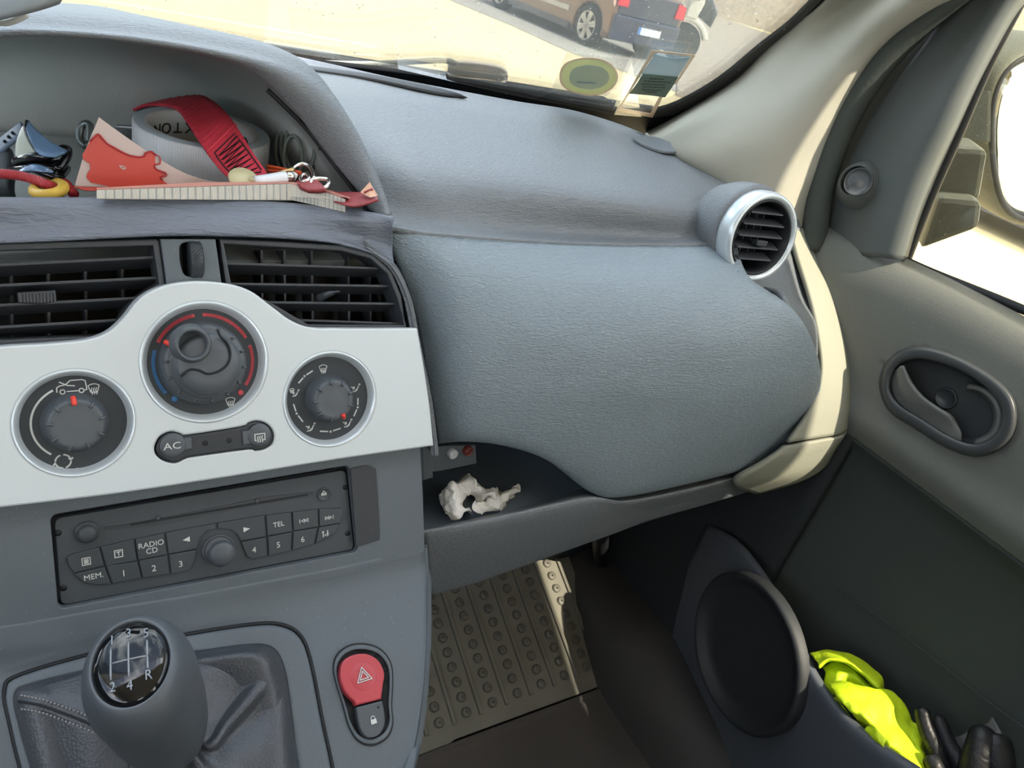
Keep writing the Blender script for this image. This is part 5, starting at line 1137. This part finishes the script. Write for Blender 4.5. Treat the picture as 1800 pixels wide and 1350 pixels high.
# notebook with squared pages
nb = root('notebook', az(400,340,-.176), 'thick notebook showing squared page edges, lying across the front lip of the shelf', 'notebook')
A0, B0, C0 = az(170,334,-.168), az(515,323,-.166), az(607,350,-.168)
def low(x, y, p): r = ray(x,y); k = math.hypot(p.x,p.y)/math.hypot(r.x,r.y); return r*k
A1, B1, C1 = low(170,349,A0), low(515,352,B0), low(607,373,C0)
D0, E0 = V((.205,.492,-.186)), V((.085,.485,-.189)); D1, E1 = D0+V((0,0,-.010)), E0+V((0,0,-.010))
m1t, m1b = (A0+B0)/2, (A1+B1)/2
BC0 = (B0+C0)/2+V((.001,-.001,.0006)); BC1 = (B1+C1)/2+V((.001,-.001,.0002))
mk('page_block', [A1,m1b,B1,BC1,C1,D1,E1,A0,m1t,B0,BC0,C0,D0,E0], [(6,5,4,3,2,1,0),(7,8,9,10,11,12,13),(0,1,8,7),(1,2,9,8),(2,3,10,9),(3,4,11,10),(4,5,12,11),(5,6,13,12),(6,0,7,13)], m_pages, nb, False)
gl1 = []
def edge_lines(Pa, Pb, Qa, Qb, n, nm, horiz):
    v2, f2 = [], []
    nrm = (Pb-Pa).cross(Qa-Pa).normalized()
    if nrm.dot(-Pa) < 0: nrm = -nrm
    for i in range(1,n):
        t = i/n; a, b = Pa.lerp(Pb,t)+nrm*.0002, Qa.lerp(Qb,t)+nrm*.0002; e_ = (Pb-Pa).normalized()*.00022; k = len(v2)
        v2 += [a-e_,a+e_,b+e_,b-e_]; f2.append((k,k+1,k+2,k+3))
    for i in range(1,horiz):
        t = i/horiz; a, b = Pa.lerp(Qa,t)+nrm*.0002, Pb.lerp(Qb,t)+nrm*.0002; e_ = (Qa-Pa).normalized()*.0001; k = len(v2)
        v2 += [a-e_,a+e_,b+e_,b-e_]; f2.append((k,k+1,k+2,k+3))
    mk(nm, v2, f2, m_grid, nb, False)
edge_lines(A0,B0,A1,B1,26,'page_grid_print',1); edge_lines(B0,BC0,B1,BC1,8,'page_grid_print',5); edge_lines(BC0,C0,BC1,C1,6,'page_grid_print',5)
up1 = V((0,0,.0012))
mk('cover', [p+up1*k for k in (.2,1) for p in (A0,m1t+up1*1.2,B0,BC0+up1*.8,C0+V((.003,0,0)),D0,E0)], [(6,5,4,3,2,1,0),(7,8,9,10,11,12,13)]+[(i,(i+1)%7,7+(i+1)%7,7+i) for i in range(7)], M('cover_red_white',(206,150,140),.5,var=.1), nb, False)
# folded red and white booklet standing on the shelf
BP = Plane(ay(250,300,.475), V((1,.10,0)), (0,.25,1))
bk_ = root('folded_brochure', BP.hit(260,300), 'glossy white brochure page with a red map print, standing folded in front of the tape', 'brochure')
bo = [(174,206),(174,206),(215,236),(262,268),(310,297),(350,313),(400,323),(440,326),(440,326),(300,333),(130,333),(130,333),(148,272)]
plate('page', BP, [[BP.uv(x,y) for x,y in cr(bo,4,True)]], .0008, 0, m_paper, bk_)
def z1(l): return [(x/5, 140+y/5) for x,y in l]
red = z1([(790,545),(850,485),(880,490),(940,560),(1010,600),(1080,640),(1140,665),(1170,672),(1230,680),(1270,670),(1275,650),(1330,632),(1365,660),(1365,760),(1360,780),(1400,810),(1455,830),(1410,850),(1420,880),(1480,920),(1550,945),(1000,950),(860,915),(800,905),(762,860),(770,820),(795,790),(790,740),(730,700),(725,660),(755,610)])
plate('map_print', BP, [[BP.uv(x,y,.0006) for x,y in red]], .0004, .0006, m_mapred, bk_, label='red map shape print')
tube('map_outline', [BP.hit(x,y,.0009) for x,y in red[:13]], .0006, m_mapline, bk_, 2, 4)
tube('map_outline', [BP.hit(x,y,.0009) for x,y in z1([(1365,660),(1405,680),(1405,740),(1360,745),(1365,780),(1400,800),(1455,820),(1460,845),(1410,860),(1430,885)])], .0005, m_mapline, bk_, 2, 4)
strokes('map_mark', BP, [[BP.uv(*p) for p in z1([(1045,755),(1085,762),(1100,775),(1080,785),(1060,772),(1045,755)])]], .0006, .0010, m_paper, bk_)
# page turning down over the notebook
patch('page_fold', [[BP.hit(x,y,.001) for x,y in ((130,327),(230,329),(330,328),(440,325))],[ad(150,334,.425),ad(240,334,.440),ad(340,331,.452),ad(450,326,.466)]], m_mapred, bk_, 4, 3, .0005)
# red leather flap and cream card corner at the right end
fl_ = root('leather_pouch', ad(610,345,.48), 'dark red leather flap lying over the notebook corner at the right end of the shelf', 'pouch')
patch('flap', [[ad(x,y,d) for x,y,d in r] for r in ([(556,335,.490),(600,337,.492),(635,338,.49),(664,346,.482)],[(560,345,.480),(605,352,.480),(640,352,.478),(664,348,.476)],[(600,356,.476),(620,362,.474),(642,358,.473),(664,350,.473)])], m_pouch, fl_, 4, 4, .0012)
cc = root('card_corner', ad(650,332,.48), 'small striped cream card corner sticking up at the right end of the shelf', 'card')
q = [ad(634,338,.482),ad(650,321,.484),ad(664,344,.478),ad(650,347,.476)]
mk('card', q+[p+V((.0003,.0010,0)) for p in q], [(0,1,2,3),(7,6,5,4),(0,4,5,1),(1,5,6,2),(2,6,7,3),(3,7,4,0)], M('cream_card',(206,160,130),.6), cc, False)
tube('stripe', [ad(640,339,.4805),ad(655,332,.4805)], .0008, m_pouch, cc, 0, 5)
# pen, cream tag, key rings, orange strip
pn = root('white_pen', ad(490,314,.47), 'white ballpoint pen lying on the notebook next to the key rings', 'pen')
tube('barrel', [ad(448,320,.462),ad(480,315,.468),ad(503,311,.472)], .0036, m_whitep, pn, 3, 12)
tube('grip', [ad(503,311,.472),ad(515,309,.474)], .0030, m_chrome, pn, 2, 12); tube('clip', [ad(462,316,.463),ad(500,309,.469)], .0010, m_chrome, pn, 2, 6)
tube('tip', [ad(515,309,.474),ad(523,307,.476)], lambda t: .0026*(1-t)+.0006, m_whitep, pn, 2, 10)
tg = root('key_tag', ad(428,315,.46), 'oval cream tag lying on the notebook beside the white pen', 'tag')
TGP = Plane(ad(428,316,.462), (1,0,0), (0,.5,.8)); 
lathe('tag_disc', Plane(TGP.o, (1,0,0), (0,1,.5)), (0,0), [(.001,-.0006),(.0085,-.0006),(.0090,.0004),(.0085,.0014),(.001,.0022)], M('cream_plastic',(190,180,140),.45), tg, 28)
tube('tag_tail', [ad(438,315,.462),ad(460,320,.463)], .0016, M('cream_tail',(190,180,140),.45), tg, 2, 8)
kr_ = root('key_rings', ad(545,310,.475), 'bunch of chrome key rings with a red fob on the notebook corner', 'key rings')
tube('ring', [ad(x,y,d) for x,y,d in ((511,300,.478),(520,292,.482),(531,288,.484),(543,292,.484),(550,303,.480),(552,314,.475))], .0013, m_chrome, kr_, 5, 8)
tube('ring', [ad(x,y,d) for x,y,d in ((528,316,.474),(532,308,.478),(540,306,.478),(543,314,.474),(535,319,.472))], .0012, m_chrome, kr_, 5, 8, closed=True)
tube('carabiner', [ad(x,y,d) for x,y,d in ((548,316,.474),(565,314,.478),(578,317,.478),(575,327,.472),(562,333,.470),(550,331,.470))], .0013, m_chrome, kr_, 5, 8, closed=True)
tube('key', [ad(490,304,.474),ad(508,300,.476),(ad(516,297,.478))], .0014, M('brass',(190,160,110),.3,metal=.8), kr_, 2, 6)
patch('fob', [[ad(x,y,d) for x,y,d in r] for r in ([(520,318,.474),(540,312,.476),(560,318,.474)],[(525,326,.469),(545,322,.470),(568,326,.470)],[(540,334,.467),(555,334,.467),(572,332,.468)])], m_pouch, kr_, 4, 4, .003)
os_ = root('orange_strip', ad(500,300,.50), 'orange plastic strip lying behind the key rings', 'strip')
tube('strip', [ad(470,293,.50),ad(500,299,.50),ad(530,305,.498)], .0022, m_orange, os_, 3, 8, flat=.5); tube('strip', [ad(470,300,.497),ad(500,304,.496),ad(520,308,.494)], .0016, m_orange, os_, 3, 8, flat=.5)
# coil of cable hanging at the right end
cl = root('cable_coil', V((.22,.56,-.19)), 'loose coil of thin grey green cable at the right end of the shelf', 'cable')
for k,(rx,ry,cx,cy_,d) in enumerate(((33,54,527,258,.545),(26,46,527,260,.54),(38,60,523,262,.55),(16,36,515,275,.535))):
    tube('cable_loop', [ad(cx+rx*math.cos(math.radians(a)), cy_-ry*math.sin(math.radians(a)), d-.0*a) for a in range(-50,231,20)], .0013, m_cable, cl, 3, 6)
# metal cup with wire handle behind the brochure
cu2 = root('metal_clasp', ad(215,260,.54), 'grey metal clasp with bent wire loop behind the brochure', 'clasp')
tube('wire_loop', [ad(x,y,.52) for x,y in ((205,223),(225,224),(240,227),(247,236),(248,252))], .0016, M('dull_steel',(130,134,136),.35,metal=.6), cu2, 4, 8)
patch('clasp_body', [[ad(x,y,d) for x,y,d in r] for r in ([(200,230,.535),(222,226,.53),(244,230,.535)],[(200,255,.53),(224,252,.525),(248,258,.53)],[(205,300,.53),(225,300,.525),(250,300,.53)])], M('clasp_steel',(120,124,126),.35,metal=.5), cu2, 4, 4, .002)
ch_ = root('steel_shackle', ad(150,245,.50), 'small steel shackle left of the brochure tip', 'shackle')
tube('bow', [ad(x,y,.50) for x,y in ((152,258),(141,248),(141,228),(148,218),(157,220),(158,236),(156,250))], .0024, M('dark_steel',(92,100,100),.3,metal=.6), ch_, 4, 8)
# mirrored sunglasses, sky reflection painted into the lens colour
sg = root('sunglasses', ad(75,260,.45), 'black sunglasses with mirrored lenses, a blue sky reflection painted in, at the left end of the shelf', 'sunglasses')
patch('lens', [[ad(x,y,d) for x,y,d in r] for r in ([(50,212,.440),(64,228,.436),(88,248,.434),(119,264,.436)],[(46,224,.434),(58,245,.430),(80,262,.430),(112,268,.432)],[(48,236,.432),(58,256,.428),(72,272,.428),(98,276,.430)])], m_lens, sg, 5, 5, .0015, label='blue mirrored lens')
patch('lens', [[ad(x,y,d) for x,y,d in r] for r in ([(42,220,.449),(46,232,.446),(56,254,.444),(74,274,.442)],[(36,228,.45),(30,245,.447),(34,262,.445),(52,276,.443)],[(28,262,.45),(26,268,.448),(28,276,.446),(34,282,.445)])], m_lensb, sg, 5, 5, .0012, label='pale side of a lens')
tube('lens_rim', [ad(x,y,d) for x,y,d in ((48,214,.450),(46,226,.446),(54,248,.440),(66,266,.436),(78,276,.434))], .0014, m_glove, sg, 4, 8)
tube('frame', [ad(x,y,d) for x,y,d in ((28,286,.442),(40,280,.438),(60,276,.434),(80,276,.434),(96,268,.436),(110,262,.44),(119,264,.446),(116,278,.444),(100,300,.438))], .0026, m_gloss, sg, 4, 8)
patch('frame_body', [[ad(x,y,d) for x,y,d in r] for r in ([(26,290,.446),(50,282,.438),(80,282,.436),(104,280,.440)],[(28,298,.440),(52,290,.434),(78,292,.432),(98,302,.436)],[(30,308,.44),(52,302,.434),(74,308,.434),(92,318,.438)])], m_gloss, sg, 4, 4, .002)
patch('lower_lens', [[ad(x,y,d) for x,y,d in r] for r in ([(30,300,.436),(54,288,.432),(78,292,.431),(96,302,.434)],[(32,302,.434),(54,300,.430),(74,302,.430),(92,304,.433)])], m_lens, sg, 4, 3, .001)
tube('temple_arm', [ad(x,y,d) for x,y,d in ((20,300,.445),(50,296,.436),(80,306,.434),(104,312,.436),(118,296,.45))], .0022, m_gloss, sg, 4, 8)
bs_ = root('perforated_strap', ad(15,260,.46), 'blue grey rubber strap with small holes left of the sunglasses', 'strap')
patch('strap', [[ad(x,y,d) for x,y,d in r] for r in ([(-20,262,.47),(0,242,.465),(20,226,.462),(36,214,.462)],[(-18,284,.462),(4,262,.457),(26,244,.454),(44,232,.456)])], m_bluec, bs_, 5, 4, .002)
for x,y in ((8,248),(15,240),(22,233)): tube('hole', [ad(x,y,.4555),ad(x,y+1,.459)], .0009, m_black, bs_, 0, 8)
bc_ = root('dark_pouch', ad(8,300,.45), 'black fabric pouch at the far left of the shelf', 'pouch')
patch('body', [[ad(x,y,d) for x,y,d in r] for r in ([(-30,262,.47),(0,256,.465),(20,262,.465),(26,280,.47)],[(-30,290,.455),(0,285,.45),(18,290,.45),(28,300,.46)],[(-30,330,.445),(0,325,.44),(16,328,.44),(26,335,.45)],[(-30,360,.46),(0,352,.455),(20,350,.455),(30,350,.46)])], M('pouch_fabric',(52,58,62),.8), bc_, 4, 4, .003)
rc_ = root('red_cord', ad(60,315,.43), 'red braided cord winding in front of the sunglasses', 'cord')
tube('cord', [ad(x,y,d) for x,y,d in ((-20,306,.430),(10,306,.428),(40,310,.428),(68,318,.426),(86,326,.424),(100,330,.43),(112,322,.436),(122,330,.432),(130,342,.428))], .0028, m_redc, rc_, 5, 8)
yr = root('yellow_ring', ad(86,332,.425), 'yellow rubber ring lying on the shelf lip below the red cord', 'ring')
tube('ring', [ad(86+26*math.cos(math.radians(a)), 332-10*math.sin(math.radians(a))-3*math.cos(math.radians(a)), .425+.012*math.sin(math.radians(a))) for a in range(0,360,30)], .0030, m_yel, yr, 3, 10, closed=True)
lk = root('small_padlock', ad(95,343,.43), 'small steel bolt piece beneath the yellow ring', 'bolt')
tube('bolt', [ad(x,y,.436) for x,y in ((84,345),(96,342),(108,344))], .0032, m_chrome, lk, 2, 10)
mk('bolt_head', [ad(x,y,d) for x,y,d in ((104,338,.437),(114,340,.437),(113,350,.437),(103,349,.437),(104,338,.445),(114,340,.445),(113,350,.445),(103,349,.445))], [(3,2,1,0),(4,5,6,7),(0,1,5,4),(1,2,6,5),(2,3,7,6),(3,0,4,7)], m_chrome, lk, False, bev=.001)
# ---------------------------------------------------------------- grey device at the top left corner
gd = root('rear_view_mirror', ad(30,10,.34), 'grey plastic mirror housing with a pale rim poking into the top left corner', 'mirror')
patch('housing', [[ad(x,y,d) for x,y,d in r] for r in (
 [(-220,-60,.36),(-60,-60,.36),(60,-60,.36),(150,-60,.37)],
 [(-220,-30,.33),(-60,-30,.33),(60,-28,.33),(124,-20,.34)],
 [(-220,50,.325),(-60,40,.325),(50,16,.325),(112,-4,.335)],
 [(-220,66,.335),(-60,46,.335),(50,24,.335),(104,8,.34)],
 [(-220,60,.36),(-60,40,.36),(50,18,.36),(100,0,.36)])], M('mirror_grey',(112,118,120),.5), gd, 5, 5, .003)
tube('pale_rim', [ad(x,y,.37) for x,y in ((-60,50),(-10,40),(10,40),(30,34),(48,24))], .0016, M('rim_pale',(190,188,180),.3), gd, 4, 8)
# ---------------------------------------------------------------- tissue in the tray
ts = root('crumpled_tissue', az(840,885,-.405), 'crumpled translucent white tissue lying in the open tray under the glovebox', 'tissue')
ang_ = []
tz = ztray+.004
def tis(pts, nm='fold', m=5, solid=.0004): patch(nm, [[az(x,y,z_) for x,y,z_ in r] for r in pts], m_tissue, ts, 4, 4, solid)
base = az(845,890,tz)
def tpnt(x, y, dy=0): r = ray(x,y); return r*((.388+dy)/r.y)
def tis2(rows, nm='fold'):
    g = [[tpnt(x,y,d) for x,y,d in r] for r in rows]
    for r in g:
        for p in r: p += V((random.uniform(-1,1),random.uniform(-2,2),random.uniform(-1,1)))*.0012
    o = patch(nm, g, m_tissue, ts, 9, 9, .0004)
    for v_ in o.data.vertices:
        q = (v_.co+WL[o])*170; v_.co += V((noise.noise(q), noise.noise(q+V((9,1,4))), noise.noise(q+V((3,7,2)))))*.0032
    o.data.polygons.foreach_set('use_smooth', [False]*len(o.data.polygons))
tis2([[(777,862,.01),(776,880,0),(782,905,-.01)],[(797,852,.0),(795,872,-.012),(800,908,-.015)],[(815,862,.01),(808,885,-.004),(822,900,-.014)],[(808,868,.02),(812,888,.012),(828,905,-.006)]])
tis2([[(794,848,.02),(790,858,.01),(797,866,.006)],[(822,834,.02),(824,850,.006),(818,864,.01)],[(829,842,.015),(836,858,.0),(838,872,.012)],[(850,862,.02),(856,874,.01),(850,890,.01)]])
tis2([[(838,858,.01),(836,874,.01),(842,888,.0)],[(862,856,.012),(862,868,-.005),(866,880,.005)],[(878,860,.02),(880,874,.0),(876,884,.008)],[(895,868,.012),(900,876,.01),(888,886,.012)]])
tis2([[(830,886,-.01),(835,898,-.014),(845,906,-.014)],[(850,882,.0),(852,895,-.012),(860,903,-.012)],[(870,872,.0),(872,888,-.01),(872,898,-.010)],[(882,872,.01),(884,884,.002),(880,892,.002)]])
tis2([[(874,874,.0),(880,880,-.004),(876,886,.0)],[(890,864,.005),(894,870,.0),(892,878,.004)],[(911,855,.01),(911,857,.008),(905,862,.01)]])
tis2([[(880,876,.01),(884,884,.006),(880,890,.01)],[(900,872,.01),(900,880,.004),(896,884,.01)],[(917,877,.012),(916,881,.01),(908,883,.012)]])
# ---------------------------------------------------------------- door pocket contents
vt = root('high_visibility_vest', ax(1530,1250,.64), 'crumpled fluorescent yellow safety vest stuffed in the door pocket', 'vest')
def fold(nm, rows, mat, parent, s_=.0015, jit=.0015, lab=None):
    g = [[ax(x,y,X) for x,y,X in r] for r in rows]
    for r in g:
        for p in r: p += V((random.uniform(-1,1),random.uniform(-1,1),random.uniform(-1,1)))*jit
    o = patch(nm, g, mat, parent, 8, 8, s_, label=lab)
    for v_ in o.data.vertices:
        q = (v_.co+WL[o])*55; v_.co += V((noise.noise(q)+.5*noise.noise(q*2.7), noise.noise(q+V((9,1,4))), noise.noise(q+V((3,7,2)))))*jit*1.6
    return o
fold('hood_fold', [[(1426,1148,.640),(1450,1143,.650),(1478,1145,.660),(1510,1158,.668),(1535,1175,.672),(1552,1196,.672),(1554,1212,.668)],
 [(1430,1156,.632),(1452,1152,.640),(1480,1155,.648),(1508,1168,.655),(1532,1184,.660),(1548,1200,.660),(1551,1216,.658)],
 [(1438,1170,.628),(1455,1160,.632),(1480,1162,.640),(1503,1174,.646),(1524,1188,.652),(1540,1204,.654),(1546,1222,.652)],
 [(1442,1176,.645),(1458,1166,.655),(1480,1168,.662),(1500,1180,.668),(1520,1194,.672),(1535,1208,.672),(1540,1224,.670)]], m_vest, vt)
fold('inner_fold', [[(1446,1170,.650),(1470,1168,.655),(1498,1178,.660),(1530,1198,.665),(1556,1216,.668)],
 [(1448,1185,.642),(1472,1182,.640),(1500,1192,.650),(1530,1208,.655),(1558,1222,.660)],
 [(1452,1206,.636),(1474,1206,.636),(1496,1206,.650),(1530,1214,.654),(1560,1230,.655)],
 [(1454,1220,.632),(1476,1222,.634),(1500,1222,.642),(1535,1230,.645),(1562,1244,.650)]], m_vest, vt)
fold('main_fold', [[(1452,1202,.630),(1492,1200,.640),(1530,1208,.648),(1556,1211,.655),(1575,1218,.660),(1584,1238,.664),(1604,1262,.664),(1625,1285,.664),(1630,1320,.660),(1634,1355,.655)],
 [(1456,1206,.624),(1490,1206,.628),(1525,1218,.634),(1550,1228,.640),(1568,1242,.644),(1580,1262,.646),(1600,1285,.646),(1618,1305,.646),(1626,1330,.644),(1632,1365,.64)],
 [(1462,1214,.620),(1490,1222,.620),(1518,1240,.624),(1540,1255,.628),(1558,1272,.630),(1572,1292,.630),(1588,1312,.630),(1606,1330,.630),(1618,1350,.628),(1628,1380,.626)],
 [(1470,1226,.616),(1490,1240,.614),(1512,1260,.616),(1532,1280,.618),(1548,1298,.618),(1560,1314,.618),(1575,1332,.616),(1592,1346,.614),(1606,1362,.614),(1620,1400,.614)],
 [(1466,1226,.630),(1488,1246,.630),(1508,1268,.630),(1526,1290,.630),(1542,1308,.630),(1554,1324,.630),(1568,1342,.630),(1584,1356,.630),(1598,1374,.63),(1612,1410,.63)]], m_vest, vt, jit=.0022)
fold('lower_fold', [[(1462,1222,.626),(1485,1245,.622),(1515,1285,.620),(1545,1310,.618),(1580,1340,.616)],
 [(1458,1235,.622),(1480,1262,.618),(1508,1300,.614),(1536,1325,.612),(1570,1350,.610)],
 [(1456,1248,.625),(1476,1276,.622),(1500,1310,.620),(1526,1335,.618),(1560,1362,.616)]], m_vest, vt)
for k,(x,y) in enumerate(((1524,1274),(1545,1305))):
    fold('crease', [[(x,y,.616),(x+20,y+10,.612),(x+38,y+24,.612)],[(x-2,y+10,.612),(x+18,y+22,.607),(x+36,y+38,.608)],[(x+4,y+20,.616),(x+22,y+34,.612),(x+40,y+48,.613)]], m_vest, vt)
bgx = root('clear_plastic_bag', ax(1740,1330,.66), 'clear plastic bag with a pointed corner in the door pocket behind the gloves', 'bag')
fold('bag', [[(1672,1302,.68),(1710,1282,.682),(1747,1260,.684)],[(1685,1325,.672),(1722,1305,.668),(1765,1300,.676)],[(1700,1360,.665),(1735,1345,.655),(1778,1340,.668)],[(1710,1420,.665),(1745,1420,.655),(1790,1420,.668)]], m_bag, bgx, .0005)
gv = root('rubber_glove', ax(1660,1310,.65), 'pair of black rubber gloves standing in the door pocket beside the vest', 'glove')
def fin(pts, r, nm='finger'): tube(nm, [ax(x,y,X) for x,y,X in pts], r, m_glove, gv, 5, 12)
tip = lambda r: (lambda t: r*math.sqrt(max(.02,1-max(0,(.16-t)/.16)**2))*(1+.25*t))
fin([(1621,1241,.655),(1623,1262,.652),(1632,1290,.650),(1650,1330,.648),(1668,1400,.648)], tip(.0062))
fin([(1645,1255,.668),(1655,1280,.664),(1668,1310,.660),(1690,1350,.656),(1705,1400,.655)], tip(.0065))
fin([(1634,1330,.640),(1642,1345,.638),(1655,1380,.640)], tip(.007))
fin([(1728,1282,.672),(1726,1305,.662),(1716,1340,.655),(1700,1400,.650)], tip(.0105), 'thumb')
fin([(1748,1290,.675),(1752,1320,.668),(1755,1360,.665),(1755,1420,.665)], tip(.012), 'palm')
print('objects', len(bpy.data.objects))
